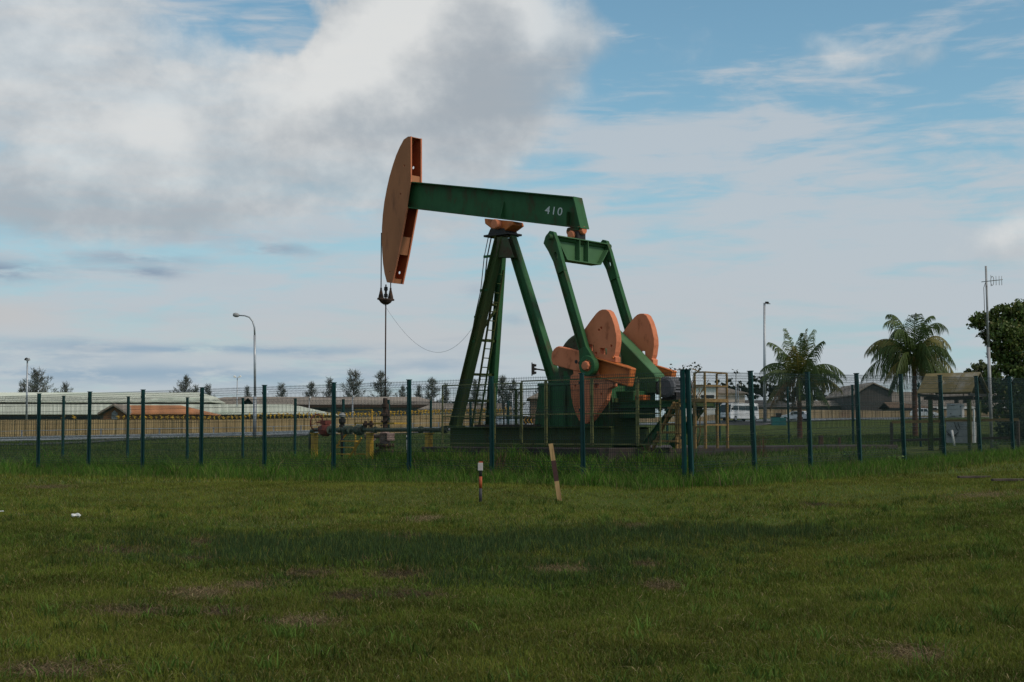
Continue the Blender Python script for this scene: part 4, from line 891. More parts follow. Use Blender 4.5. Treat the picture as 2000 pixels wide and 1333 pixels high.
for (x0, y0, x1, y1, sag) in ((1864, 825, 1872, 842, 3), (1871, 825, 1875, 838, 1), (1848, 842, 1872, 844, 8), (1850, 848, 1868, 850, 4)):
    pts = [S3(lerp(x0, x1, f_), lerp(y0, y1, f_) + sag * 4 * f_ * (1 - f_), -.44) for f_ in np.linspace(0, 1, 9)]; mb.tube(pts, .014, 6)
mb.build('cable', 'black', bs_)
wpst = thing('white_post', 'white square post right of the cabinet shelter', 'post', SO, RZ); bx(1899.5, 1904, 800, 866, -.55, -.47, 'post_shaft', 'white', wpst)
wpst2 = thing('white_post', 'short white pipe leaning in front of the low grey cabinet', 'post', SO, RZ)
mb = MB(); mb.cyl(S3(1864, 871, -.8), S3(1859, 840, -.8), .04, n=10); mb.build('pipe_shaft', 'white', wpst2)
rf = thing('rail_fence', 'low weathered timber rail fence in front of the cabinet shelter', 'fence', SO, RZ)
RVv = -.95
ra, rb_ = S3(1741, 826, RVv + .9), S3(1985, 822, RVv)
lo = EYE
def W2S(p): q = p - SO; return Vector((q.x * ux + q.y * uy, q.x * vx + q.y * vy, q.z))
A0, A1 = P(1741, 825, 52.5), P(1988, 820, 50.0)
for f_ in (0, .31, 1.0):
    q = lerp(A0, A1, f_); mb = MB(); mb.bar(W2S(Vector((q.x, q.y, G(q.x, q.y) - .1))), W2S(Vector((q.x, q.y, q.z))), .09, .09, up=(0, 1, 0)); mb.build('rail_post', 'bark', rf)
mb = MB(); mb.bar(W2S(A0 + Vector((0, -.06, 0))), W2S(A1 + Vector((0, -.06, 0))), .05, .10); mb.build('top_rail', 'wood_y', rf)
mb = MB(); B0, B1 = P(1741, 863, 52.5), P(1988, 858, 50.0); mb.bar(W2S(B0 + Vector((0, -.06, .05))), W2S(B1 + Vector((0, -.06, .05))), .05, .10); mb.build('bottom_rail', 'bark', rf)
am = thing('antenna_mast', 'tall thin grey pipe mast with a small comb antenna near its top', 'antenna mast', P(1937, 866, 52.0)); am.location.z = G(am.location.x, am.location.y)
top = P(1925.5, 520, 52.0); mb = MB(); m_ = lerp(Vector(am.location), top, .55)
mb.cyl(Vector(am.location), m_, .062, n=12); mb.cyl(m_, top, .040, n=12); mb.build('mast_pole', 'grey', am, rel=True)
mb = MB(); bc = P(1926, 550, 52.0); bL, bR_ = P(1915.5, 551.5, 52), P(1957, 547, 51.5); mb.cyl(bL + Vector((0, -.08, 0)), bR_ + Vector((0, -.08, 0)), .016, n=6)
for x_, h_ in ((1934, 11), (1944, 9), (1950, 9), (1955, 9)):
    q = P(x_, 549, 51.7) + Vector((0, -.08, 0)); mb.cyl(q - Vector((0, 0, h_ / F * 52)), q + Vector((0, 0, h_ / F * 52)), .010, n=6)
mb.tube([P(1938 + 3 * math.cos(t), 549 + 9 * math.sin(t), 51.6) for t in np.linspace(0, 2 * math.pi, 17)], .012, 5); mb.build('antenna_array', 'grey', am, rel=True)
mb = MB(); mb.tube([P(1925, 552, 51.9), P(1921.5, 562, 51.8), P(1923, 610, 51.8), P(1926, 640, 51.8), P(1928, 700, 51.8)], .012, 5); mb.build('feeder_cable', 'black', am, rel=True)
# ------------------------------------------------------------------ far roadside things
def wall_line(name, label, pts, h, mm, cat='fence', th=.12, rib=None, posts=None, group=None):
    a = surf(*pts[0][:2]); t = thing(name, label, cat, a, 0, group)
    for i in range(len(pts) - 1):
        p, q = surf(*pts[i][:2]), surf(*pts[i + 1][:2]); mb = MB(); d = (q - p); d.z = 0; n_ = Vector((-d.y, d.x, 0)).normalized() * th / 2
        h_full = h if i == 0 else h_full; h = h_full * (pts[i][2] if len(pts[i]) > 2 else 1)
        mb.add([p - n_, q - n_, q + n_, p + n_, p - n_ + Vector((0, 0, h)), q - n_ + Vector((0, 0, h)), q + n_ + Vector((0, 0, h)), p + n_ + Vector((0, 0, h))], [(0, 3, 2, 1), (4, 5, 6, 7), (0, 1, 5, 4), (1, 2, 6, 5), (2, 3, 7, 6), (3, 0, 4, 7)])
        L_ = d.length; k_ = int(L_ / .9) if rib else 0
        for j in range(k_):
            c_ = lerp(p, q, (j + .5) / k_) - n_ * 1.6; e_ = d.normalized() * .05; mb.add([c_ - e_ - n_ * .5, c_ + e_ - n_ * .5, c_ + e_ + n_ * .5, c_ - e_ + n_ * .5] + [x_ + Vector((0, 0, h + .03)) for x_ in (c_ - e_ - n_ * .5, c_ + e_ - n_ * .5, c_ + e_ + n_ * .5, c_ - e_ + n_ * .5)], [(0, 3, 2, 1), (4, 5, 6, 7), (0, 1, 5, 4), (1, 2, 6, 5), (2, 3, 7, 6), (3, 0, 4, 7)])
        mb.build('fence_section', mm, t, rel=True)
    return t
M['fence_beige'] = ribbed('beige_sheet_fence', (.46, .33, .16), (.34, .24, .12), freq=1.6, depth=1.0, c3=(.17, .10, .06))
M['fence_tan'] = ribbed('tan_board_fence', (.36, .27, .16), (.28, .21, .125), freq=2.0, depth=.6, c3=(.2, .13, .09))
# heights chosen from where top and foot of each fence stand at that distance
def top_h(px, py, Z): s_ = surf(px, Z); return EYE + ray(px, py)[1] * Z - s_.z
lf = [(-120, 128), (200, 133), (420, 138), (700, 150), (1000, 166)]
hL = top_h(420, 820.5, 138)
bf = wall_line('security_fence', 'long beige sheet metal fence with yellow spinning spikes, beyond the left guard rail', lf, hL, 'fence_beige', rib=True)
spk = MB(); nspk = 0
for i in range(len(lf) - 1):
    p, q = surf(*lf[i]), surf(*lf[i + 1]); n_ = int((q - p).length / .5)
    for j in range(n_):
        c_ = lerp(p, q, j / n_); px_ = 1000 + F * c_.x / c_.y
        if px_ < 235 and rnd.random() > .12: continue
        b = Vector((c_.x, c_.y - .1, c_.z + hL)); hh_ = rnd.uniform(.45, .62) if px_ > 480 else .34
        spk.cyl(b, b + Vector((0, 0, hh_)), .045, n=5)
        for k_ in range(4):
            an = rnd.uniform(0, 6.28); z_ = hh_ * (.45 + .5 * (k_ / 3)); dr = Vector((math.cos(an) * .2, math.sin(an) * .15, rnd.uniform(-.12, .12))); spk.bar(b + Vector((0, 0, z_)) - dr, b + Vector((0, 0, z_)) + dr, .05, .05)
M['spike'] = mat('yellow_spike_paint', (.80, .48, .03), (.66, .38, .03), scale=2, rough=.5); so_ = spk.build('yellow_spikes', 'spike', bf, rel=True); so_['kind'] = 'stuff'
rfp = [(1225, 193, .5), (1380, 212, .62), (1440, 219), (1500, 226), (1750, 247), (2120, 272)]
wall_line('board_fence', 'tan vertical board fence beyond the right hand guard rail and parked cars', rfp, top_h(1500, 800, 226), 'fence_tan', rib=True)
gl = thing('guard_rail', 'long galvanised crash barrier with dark posts along the far side of the road', 'guard rail', surf(420, 111))
grl = [(-120, 96.5), (200, 103), (420, 111), (640, 126), (950, 149), (1265, 172), (1500, 200), (1650, 217), (2050, 248)]
mb = MB(); pm_ = MB()
for i in range(len(grl) - 1):
    p, q = surf(*grl[i]), surf(*grl[i + 1]); d = (q - p).normalized(); n_ = Vector((-d.y, d.x, 0)) * .04
    for z in (.16, .36): mb.bar(p + Vector((0, 0, z)), q + Vector((0, 0, z)), .07, .10)
    mb.bar(p + Vector((0, 0, .26)) + n_, q + Vector((0, 0, .26)) + n_, .03, .12)
    if i < 4: mb.bar(p + Vector((0, 0, .82)), q + Vector((0, 0, .82)), .03, .04)
    k_ = int((q - p).length / 4)
    for j in range(k_): c_ = lerp(p, q, j / k_); pm_.bar(c_ + n_ * 2, c_ + n_ * 2 + Vector((0, 0, (.86 if i < 4 else .5))), .10, .10, up=(0, 1, 0))
mb.build('rail_beam', 'steel', gl, rel=True); pm_.build('rail_posts', 'grey', gl, rel=True)

# ------------------------------------------------------------------ buildings
def hall(name, label, px0, px1, ye, yr, Z, depth, mroof, mwall, hipL=0, hipR=0, cat='building', over=.6, wins=(), fascia=None, gable=False, ybase=None, rot=0):
    a, b = P(px0, ye, Z), P(px1, ye, Z); x0, x1 = a.x, b.x; ze = a.z; zr = EYE + ray((px0 + px1) / 2, yr)[1] * (Z + depth / 2)
    gz_ = min(G(x0, Z), G(x1, Z)) - .3; t = thing(name, label, cat, ((x0 + x1) / 2, Z, gz_), 0)
    y0, y1, ym = Z, Z + depth, Z + depth / 2
    mb = MB(); mb.box(x0 + over, x1 - over, y0 + over, y1 - over, gz_, ze - .02)
    if gable: mb.prism([(x0 + over, ze - .02), (x1 - over, ze - .02)] + [((x0 + x1) / 2, ze)], y0 + over, y1 - over) if 0 else None
    mb.build('wall', mwall, t, rel=True)
    mb = MB(); T_ = .12
    top = [(x0, y0, ze), (x1, y0, ze), (x1, y1, ze), (x0, y1, ze), (x0 + hipL, ym, zr), (x1 - hipR, ym, zr)]
    mb.add(top + [(p_[0], p_[1], p_[2] - T_) for p_ in top], [(0, 1, 5, 4), (2, 3, 4, 5), (1, 2, 5), (3, 0, 4), (6, 10, 11, 7), (8, 11, 10, 9), (7, 11, 8), (9, 10, 6), (0, 6, 7, 1), (1, 7, 8, 2), (2, 8, 9, 3), (3, 9, 6, 0)])
    mb.build('roof', mroof, t, rel=True)
    if fascia: mb = MB(); mb.box(x0, x1, y0 - .06, y0 - .01, ze - .5, ze - .02); mb.build('fascia', fascia, t, rel=True)
    for (wx0, wx1, wy0, wy1, mm) in wins:
        w0, w1 = P(wx0, wy0, Z + over), P(wx1, wy1, Z + over); mb = MB(); mb.box(w0.x, w1.x, Z + over - .08, Z + over - .003, w1.z, w0.z); mb.build('window', mm, t, rel=True)
    return t, (x0, x1, ze, zr, gz_)
M['roof_green'] = ribbed('pale_green_sheet_roof', (.72, .74, .60), (.67, .70, .56), freq=.8, depth=.08, c3=(.60, .68, .52))
M['roof_orange'] = ribbed('orange_tile_roof', (.62, .25, .09), (.54, .22, .08), freq=1.5, depth=.4)
M['roof_brown'] = ribbed('brown_grey_sheet_roof', (.33, .27, .21), (.27, .22, .175), freq=.9, depth=.3, c3=(.13, .095, .075))
M['wall_grey'] = mat('grey_green_wall', (.17, .17, .15), (.13, .13, .12), scale=.2, rough=.85)
M['wall_brown'] = mat('brown_wall', (.20, .13, .085), (.16, .105, .07), scale=.2, rough=.85)
M['wall_cream'] = mat('cream_wall', (.68, .56, .47), (.6, .50, .42), scale=.2, rough=.85)
M['wall_white'] = mat('white_wall', (.88, .86, .82), (.8, .78, .75), scale=.2, rough=.8)
M['dark_open_shade'] = mat('dark_opening_and_shade', (.02, .022, .025), None, rough=.6)
M['wall_orange'] = mat('orange_brown_render', (.32, .135, .05), (.26, .11, .045), scale=.4, rough=.85)
M['shed_dark'] = ribbed('dark_grey_brown_cladding', (.10, .088, .080), (.08, .07, .062), freq=1.0, depth=.3)
M['roof_tan'] = ribbed('tan_sheet_roof', (.28, .23, .18), (.22, .18, .14), freq=.8, depth=.3, c3=(.17, .13, .10))
hall('warehouse', 'rear long pale green roofed warehouse with the higher ridge, behind the orange roofed house', -200, 412, 784.8, 767, 205, 26, 'roof_green', 'shed_dark', hipR=4.6, hipL=4)
hall('warehouse', 'nearer pale green roofed warehouse whose roof slopes down before the brown hall', -200, 632, 808.5, 790, 182, 22, 'roof_green', 'wall_brown', hipR=6, hipL=4, wins=[(0, 196, 814, 819, 'dark_open_shade'), (398, 600, 813, 818, 'dark_open_shade')])  # dark strips: wall openings plus the shade under the eave, put into their colour
oh, oi = hall('orange_house', 'small orange tiled house with a brown gable, behind the beige sheet fence', 195, 392, 808, 792, 158, 11, 'roof_orange', 'wall_orange', hipL=1.2, hipR=3.6, cat='house', wins=[(262, 330, 808.5, 811.5, 'grey'), (340, 388, 808.5, 811.5, 'dark_open_shade')])
# gable wing of the house
gxc = P(222, 793, 156.5); gl0, gl1 = P(193, 809, 156.5), P(247, 809, 156.5)
mb = MB(); mb.prism([(gl0.x + .4, oi[4]), (gl1.x - .4, oi[4]), (gl1.x - .4, gl1.z), (gxc.x, gxc.z - .15), (gl0.x + .4, gl0.z)], 156.9, 161); mb.build('gable_wall', 'wall_orange', oh, rel=True)
mb = MB()
for e_ in (gl0, gl1):
    s_ = 1 if e_ is gl1 else -1
    mb.prism([(gxc.x, gxc.z), (e_.x + .1 * s_, e_.z - .1), (e_.x + .1 * s_, e_.z + .12), (gxc.x, gxc.z + .22)], 156.3, 162)
mb.build('gable_roof', 'roof_brown', oh, rel=True)
w0, w1 = P(218, 809, 156.8), P(229, 819, 156.8); mb = MB(); mb.prism([(w0.x, w1.z), (w1.x, w1.z), (w1.x, w0.z + .1), ((w0.x + w1.x) / 2, w0.z + .4), (w0.x, w0.z + .1)], 156.78, 156.88); mb.build('gable_window', 'grey', oh, rel=True)
hall('brown_hall', 'very long brown grey roofed hall behind the well head, hipped at its right end', 395, 872, 790.5, 775.5, 235, 22, 'roof_brown', 'wall_grey', hipL=3, hipR=5.5, fascia='rust', wins=[(500, 640, 798, 802, 'dark_open_shade')])
hall('low_shed', 'small low brown shed touching the left end of the long brown hall', 372, 470, 789, 776, 215, 12, 'roof_brown', 'shed_dark', hipL=4)
hall('low_building', 'low grey roofed building seen between the well head and the pumping unit legs', 815, 1010, 800, 788, 215, 16, 'roof_brown', 'wall_cream', hipL=2, hipR=2)
hall('low_building', 'brown gabled building behind the chevron sign, left of the pedestal', 1030, 1120, 778, 750, 230, 18, 'roof_tan', 'wall_brown', hipL=5)
wb_, wi = hall('white_building', 'sunlit white two storey building behind the yellow platform and minibus', 1395, 1462, 768, 757, 262, 14, 'roof_tan', 'wall_cream', hipL=2, hipR=3.4, wins=[(1396, 1440, 786, 790, 'dark_open_shade')])
a, b = P(1333, 757, 258), P(1401, 790, 258); mb = MB(); mb.box(a.x, b.x, 258, 272, wi[4], a.z); mb.build('white_wing', 'wall_white', wb_, rel=True)
mb = MB(); mb.box(a.x - .5, b.x + .6, 257.5, 272.5, a.z + .01, a.z + .5); mb.build('flat_roof', 'roof_tan', wb_, rel=True)
for (x0, x1, y0, y1) in ((1345, 1362, 772, 778), (1370, 1395, 772, 778), (1340, 1400, 782, 785)):
    p0, p1 = P(x0, y0, 257.9), P(x1, y1, 257.9); mb = MB(); mb.box(p0.x, p1.x, 257.92, 257.995, p1.z, p0.z); mb.build('window', 'dark_open_shade', wb_, rel=True)
hall('low_building', 'low dark roofed sheds between the white building and the nearer palm', 1450, 1560, 795, 782, 268, 12, 'shed_dark', 'wall_grey', hipL=1, hipR=3)
hall('low_building', 'long low tan roof seen through the drooping fronds of the left palm', 1555, 1692, 793, 783, 272, 10, 'roof_tan', 'wall_grey', hipL=1, hipR=1)
gs = thing('gabled_shed', 'big dark grey brown gabled shed between the two palms', 'shed', P(1715, 800, 262)); gs.location.z = G(gs.location.x, 262) - .3
q = [P(x, y, 262) for x, y in ((1690, 775), (1704, 750), (1742, 768), (1742, 800), (1690, 800))]
zb_ = gs.location.z
mb = MB(); mb.prism([(P(1667, 784, 262).x, zb_), (P(1742, 784, 262).x, zb_), (P(1742, 768, 262).x, P(1742, 768, 262).z), (P(1704, 752, 262).x, P(1704, 751, 262).z), (P(1667, 776, 262).x, P(1667, 774, 262).z)], 262, 285); mb.build('shed_body', 'shed_dark', gs, rel=True)
mb = MB()
A1_, A2_, A3_ = P(1704, 749.5, 262), P(1664, 774, 262), P(1744, 767, 262)
for e_ in (A2_, A3_): mb.prism([(A1_.x, A1_.z), (e_.x, e_.z), (e_.x, e_.z + .25), (A1_.x, A1_.z + .25)], 261.5, 286)
mb.build('roof', 'roof_brown', gs, rel=True)
hall('long_building', 'long tan roofed building behind the cabinet shelter, right of the gabled shed', 1736, 2080, 794, 766, 266, 26, 'roof_tan', 'wall_brown', hipL=1, fascia='wall_white')
hall('low_building', 'reddish lean-to with a dark eave at the foot of the gabled shed', 1738, 1830, 797, 786, 252, 8, 'wall_brown', 'wall_grey', hipL=0, hipR=6, fascia='dark_open_shade')

# ------------------------------------------------------------------ vehicles
def vehicle(name, label, cat, px, Z, yaw, L, W, H, paint, kind):
    p = surf(px, Z); t = thing(name, label, cat, p + Vector((0, 0, .06)), yaw)
    if kind == 'van':
        side = [(-L / 2, .35), (L / 2 - .05, .35), (L / 2, .6), (L / 2, 1.15), (L / 2 - .32, H * .93), (L / 2 - .6, H), (-L / 2 + .1, H), (-L / 2, H - .15)]
        ws, we = .60 * H, .84 * H
    else:
        side = [(-L / 2, .35), (L / 2 - .1, .32), (L / 2, .5), (L / 2 - .05, .78), (L / 2 - .45, .92), (L / 2 - 1.15, 1.02), (L / 2 - 1.75, H - .04), (L / 2 - 2.4, H), (-L / 2 + .7, H - .03), (-L / 2 + .2, 1.05), (-L / 2, .9)]
        ws, we = 1.0, H - .12
    mb = MB(); n_ = len(side); inner = []
    for v in (-W / 2, W / 2): inner += [(x_, v * (1 - .12 * max(0, z_ - ws) / (H - ws)), z_) for x_, z_ in side]
    mb.add(inner, [tuple(range(n_)), tuple(range(n_, 2 * n_))] + [(i, (i + 1) % n_, n_ + (i + 1) % n_, n_ + i) for i in range(n_)]); mb.build('body', paint, t, bevel=.04)
    for sg in (-1, 1):
        segs = [(-L / 2 + .25, -L / 2 + 1.5), (-L / 2 + 1.6, -L / 2 + 2.9), (-L / 2 + 3.0, -L / 2 + 4.3), (L / 2 - 1.7, L / 2 - .75)] if kind == 'van' else [(-L / 2 + .55, -L / 2 + 1.35), (-L / 2 + 1.45, -L / 2 + 2.15), (-L / 2 + 2.25, L / 2 - 1.65)]
        for a_, b_ in segs:
            y_ = sg * (W / 2 + .004); yt = sg * (W / 2 * (1 - .12 * (we - ws) / (H - ws)) + .006)
            mb = MB(); o_ = .02 * sg; top_in = .0 if kind == 'van' else .18 * (b_ > L / 2 - 1.9)
            mb.add([(a_, y_, ws + .04), (b_, y_, ws + .04), (b_ - top_in, yt, we), (a_, yt, we), (a_, y_ - o_, ws + .04), (b_, y_ - o_, ws + .04), (b_ - top_in, yt - o_, we), (a_, yt - o_, we)], [(0, 1, 2, 3), (4, 7, 6, 5), (0, 4, 5, 1), (1, 5, 6, 2), (2, 6, 7, 3), (3, 7, 4, 0)]); mb.build('side_window', 'glass', t)
    if kind == 'van': f0, f1 = (L / 2 + .0, 1.2), (L / 2 - .30, H * .9)
    else: f0, f1 = (L / 2 - 1.18, 1.03), (L / 2 - 1.72, H - .07)
    def scr(f0, f1, nm, k_=.9):
        w0_, w1_ = W / 2 * .94, W / 2 * .84; o_ = .012 if f0[0] > 0 else -.012
        mb = MB(); mb.add([(f0[0] + o_, -w0_, f0[1]), (f0[0] + o_, w0_, f0[1]), (f1[0] + o_, w1_, f1[1]), (f1[0] + o_, -w1_, f1[1]), (f0[0] - o_, -w0_, f0[1]), (f0[0] - o_, w0_, f0[1]), (f1[0] - o_, w1_, f1[1]), (f1[0] - o_, -w1_, f1[1])], [(0, 1, 2, 3), (4, 7, 6, 5), (0, 4, 5, 1), (1, 5, 6, 2), (2, 6, 7, 3), (3, 7, 4, 0)]); mb.build(nm, 'glass', t)
    scr(f0, f1, 'windscreen')
    scr((-L / 2 + (.0 if kind == 'van' else .22), ws + .05), (-L / 2 + (.0 if kind == 'van' else .62), we), 'rear_window')
    r_ = .36 if kind == 'van' else .32
    for x_ in (-L / 2 + .95, L / 2 - (1.1 if kind == 'van' else .85)):
        for sg in (-1, 1):
            wh_ = thing('wheel', None, None); wh_.parent = t
            mb = MB(); mb.lathe((x_, sg * (W / 2 - .18), r_), [(0, 0), (r_ * .9, 0), (r_, .03), (r_, .17), (r_ * .9, .2), (0, .2)], (0, sg, 0), 20); mb.build('tyre', 'tyre', wh_)
            mb = MB(); mb.lathe((x_, sg * (W / 2 + .02), r_), [(0, 0), (r_ * .6, 0), (r_ * .55, .02), (0, .02)], (0, sg, 0), 14); mb.build('rim', 'steel', wh_)
    for sg in (-1, 1):
        mb = MB(); z_ = .68 if kind == 'van' else .62; mb.box(L / 2 - .04, L / 2 + .015, sg * W * .36 - .16, sg * W * .36 + .16, z_ - .09, z_ + .09); mb.build('headlight', 'lamp_clear', t)
        mb = MB(); mb.box(-L / 2 - .015, -L / 2 + .04, sg * W * .42 - .1, sg * W * .42 + .1, .8, 1.0); mb.build('tail_light', 'lamp_red', t)
        mb = MB(); mx_ = L / 2 - (.35 if kind == 'van' else 1.5); mb.box(mx_ - .06, mx_ + .06, sg * (W / 2 + .02), sg * (W / 2 + .2), ws + .02, ws + (.35 if kind == 'van' else .16)); mb.build('mirror', 'black' if kind == 'van' else paint, t)
    mb = MB(); mb.box(L / 2 - .02, L / 2 + .05, -W / 2 + .08, W / 2 - .08, .34, .54); mb.build('bumper', 'tyre' if kind == 'van' else paint, t)
    return t
vehicle('minibus', 'white minibus with dark windows parked facing left beside the tall lamp pole', 'minibus', 1443, 190, R(222), 6.2, 2.0, 2.5, 'car_w', 'van')
vehicle('parked_car', 'silver car seen between the green legs, left of the white one', 'car', 984, 150, R(200), 4.2, 1.7, 1.5, 'car_s', 'car')
vehicle('parked_car', 'white car seen between the green legs, right of the silver one', 'car', 1001, 152, R(195), 4.2, 1.7, 1.5, 'car_w', 'car')
vehicle('parked_car', 'white car half hidden by the trunk of the left palm', 'car', 1553, 205, R(150), 4.2, 1.75, 1.5, 'car_w', 'car')
vehicle('parked_car', 'white estate car on the road left of the cabinet shelter', 'car', 1803, 236, R(-12), 4.6, 1.8, 1.62, 'car_w', 'car')
ub = thing('utility_box', 'teal green metal utility box on the grass right of the tall lamp pole', 'utility box', surf(1520, 172))
w_ = 28 / F * 172; h_ = 20 / F * 172
mb = MB(); mb.box(-w_ * .5, w_ * .08, -.5, .5, 0, h_); mb.box(w_ * .09, w_ * .5, -.4, .5, 0, h_ * .93); mb.build('box_body', mat('teal_box', (.02, .16, .16), (.03, .12, .12), scale=1, rough=.5), ub, bevel=.03)
mb = MB(); mb.box(-w_ * .52, w_ * .1, -.55, .55, h_ + .002, h_ + .08); mb.box(-.3, .3, -.2, .3, h_ + .08, h_ + .5); mb.build('box_lid', 'black', ub)
ys = thing('warning_box', 'small yellow box on a post low at the right, under the broad tree', 'box', surf(1951, 150)); hh_ = top_h(1951, 803, 150)
mb = MB(); mb.box(-.35, .35, -.15, .15, hh_ - .7, hh_); mb.build('box_body', 'yellow', ys, bevel=.02); mb = MB(); mb.box(-.05, .05, -.05, .05, -.2, hh_ - .702); mb.build('box_post', 'steel', ys)

# ------------------------------------------------------------------ lamps, signals, signs
def pole_base(px, Z): return surf(px, Z)
sl_ = thing('street_lamp', 'tall grey curved arm street lamp behind the fence, left of the well head', 'street lamp', pole_base(498, 112))
Zs = 112; tp = P(498, 640, Zs)
mb = MB(); b0 = Vector(sl_.location); mb.cyl(b0, P(498, 775, Zs), .15, n=12); mb.cyl(P(498, 775, Zs), P(497.5, 655, Zs), .10, n=12)
mb.tube([P(497.5, 655, Zs), P(497, 640, Zs), P(493.5, 628, Zs), P(487, 620, Zs), P(478, 617, Zs), P(466, 616.5, Zs)], .075, 8, r1=.05); mb.build('pole', 'steel', sl_, rel=True)
mb = MB(); h0, h1 = P(467, 616.5, Zs), P(455, 615, Zs); mb.lathe(h0, [(0, 0), (.10, .0), (.17, .12), (.19, .3), (.13, .48), (0, .52)], (h1 - h0), 12); mb.build('lamp_head', 'grey', sl_, rel=True)
def mast(name, label, px, Z, ytop, r_, heads, cat='lamp post', foot=None):
    t = thing(name, label, cat, pole_base(px, Z)); tpz = P(px, ytop, Z)
    mb = MB(); mb.cyl(Vector(t.location) - Vector((0, 0, .2)), tpz, r_, r1=r_ * .6, n=10); mb.build('pole', 'steel', t, rel=True)
    for (ox, oy, w_, h_, tilt, mm) in heads:
        c_ = P(px + ox, ytop + oy, Z); mb = MB(); s_ = Z / F; mb.ext([(-w_ * s_ / 2, -h_ * s_ / 2), (w_ * s_ / 2, -h_ * s_ / 2), (w_ * s_ / 2 * .8, h_ * s_ / 2), (-w_ * s_ / 2 * .8, h_ * s_ / 2)], c_ + Vector((0, -.25, -.05)), c_ + Vector((0, .25, .05)), up=(tilt, 0, 1)); mb.bar(c_, P(px, ytop + 1.0, Z), .05, .05); mb.build('lamp_head', mm, t, rel=True)
    return t
mast('floodlight_pole', 'slim white pole with dark floodlights on top, at the left above the green roofs', 53.5, 160, 705, .14, [(-1.5, -3, 6, 4, .4, 'black'), (1.5, -2, 5, 5, -.3, 'grey')])
mast('lamp_post', 'very tall slim lamp pole with a short side head, left of the left palm', 1493, 186, 592, .24, [(5, -.5, 7, 3.5, 0, 'black'), (8, 1.5, 7, 1.5, 0, 'grey')])
mast('lamp_post', 'thin twin headed lamp pole rising above the roofs left of the curved street lamp', 463.5, 190, 738, .10, [(-5, -2, 5, 3, .5, 'white'), (5, -2, 5, 3, -.5, 'white')])
mast('lamp_post', 'small white lamp post in front of the brown hall, left of the well head', 604, 180, 778, .09, [(2, -1, 4, 2, .3, 'white')])
mast('lamp_post', 'leaning white lamp post in front of the brown hall, nearer the well head', 689, 175, 776, .14, [(2, -1, 4, 2, .3, 'white')])
mast('lamp_post', 'short white post beside the well head rod, before the brown hall', 749, 178, 791, .12, [])
mast('lamp_post', 'thin lamp post framed between the green legs behind the fence', 1001, 185, 768, .10, [(-3, -2, 5, 2, .5, 'white')])
mast('lamp_post', 'twin headed thin lamp pole between the yellow platform and tall lamp pole', 1437.5, 215, 730, .13, [(-2.5, -2, 3.5, 3, .6, 'black'), (2.5, -2, 3.5, 3, -.6, 'black')])
mast('lamp_post', 'thin lamp pole with a pale head behind the minibus', 1442, 232, 753, .10, [(3, -1, 6, 3, .4, 'white')])
tl = thing('traffic_light', 'black traffic signal on an overhead arm beside the rear leg of the unit', 'traffic light', pole_base(1088, 130))
Zt = 130; mb = MB(); mb.cyl(Vector(tl.location), P(1088, 722, Zt), .11, n=10); mb.cyl(P(1089, 727, Zt), P(1044, 721, Zt), .07, n=8); mb.build('mast_arm', 'black', tl, rel=True)
def sig(par, px, py, Z, s_):
    a_ = P(px, py, Z); k_ = Z / F * s_
    mb = MB(); mb.box(a_.x - 5.5 * k_, a_.x - 3.5 * k_, Z - .5, Z + .5, a_.z - 13 * k_, a_.z + 12 * k_); mb.build('backboard', 'black', par, rel=True)
    mb = MB(); mb.box(a_.x - 3.4 * k_, a_.x + .5 * k_, Z - .18, Z + .18, a_.z - 11 * k_, a_.z + 10 * k_); mb.build('housing', 'black', par, rel=True)
    for j in (-1, 0, 1):
        mb = MB(); mb.cyl((a_.x + .5 * k_, Z, a_.z + j * 7.2 * k_), (a_.x + 4.2 * k_, Z, a_.z + j * 7.2 * k_ - .03), 2.7 * k_, r1=2.2 * k_, n=12); mb.build('visor', 'black', par, rel=True)
sig(tl, 1043.5, 721, Zt, 1.0)
tl2 = thing('traffic_light', 'small dark traffic signal low between the green legs, above the silver car', 'traffic light', pole_base(984, 140))
mb = MB(); mb.cyl(Vector(tl2.location), P(984, 786, 140), .07, n=8); mb.build('signal_post', 'black', tl2, rel=True); sig(tl2, 984, 793, 140, .62)
ch = thing('chevron_sign', 'black board with yellow orange chevrons pointing left, beside the green pedestal', 'road sign', pole_base(1033, 138))
a_, b_ = P(1022, 814, 138), P(1041, 828, 138)
mb = MB(); mb.box(a_.x, b_.x, 138, 138.05, b_.z, a_.z); mb.build('sign_board', 'black', ch, rel=True)
M['sign_y'] = mat('yellow_orange_sheeting', (.62, .30, .03), (.5, .24, .03), scale=2, rough=.5)
ww = (b_.x - a_.x) / 3
for k_ in range(3):
    x_ = a_.x + k_ * ww + .03; zc_ = (a_.z + b_.z) / 2; hz_ = (a_.z - b_.z) / 2 - .03
    mb = MB(); mb.prism([(x_, zc_), (x_ + ww * .55, zc_ + hz_), (x_ + ww * .95, zc_ + hz_), (x_ + ww * .42, zc_), (x_ + ww * .95, zc_ - hz_), (x_ + ww * .55, zc_ - hz_)], 137.97, 137.995); mb.build('chevron', 'sign_y', ch, rel=True)
mb = MB()
for x_ in (a_.x + .15, b_.x - .15): mb.cyl((x_, 138.1, G(x_, 138)), (x_, 138.1, a_.z - .1), .04, n=8)
mb.build('sign_post', 'steel', ch, rel=True)
for i, (px_, Z_, yt_, lb_) in enumerate(((1386, 40.5, 829, 'x'),)): pass
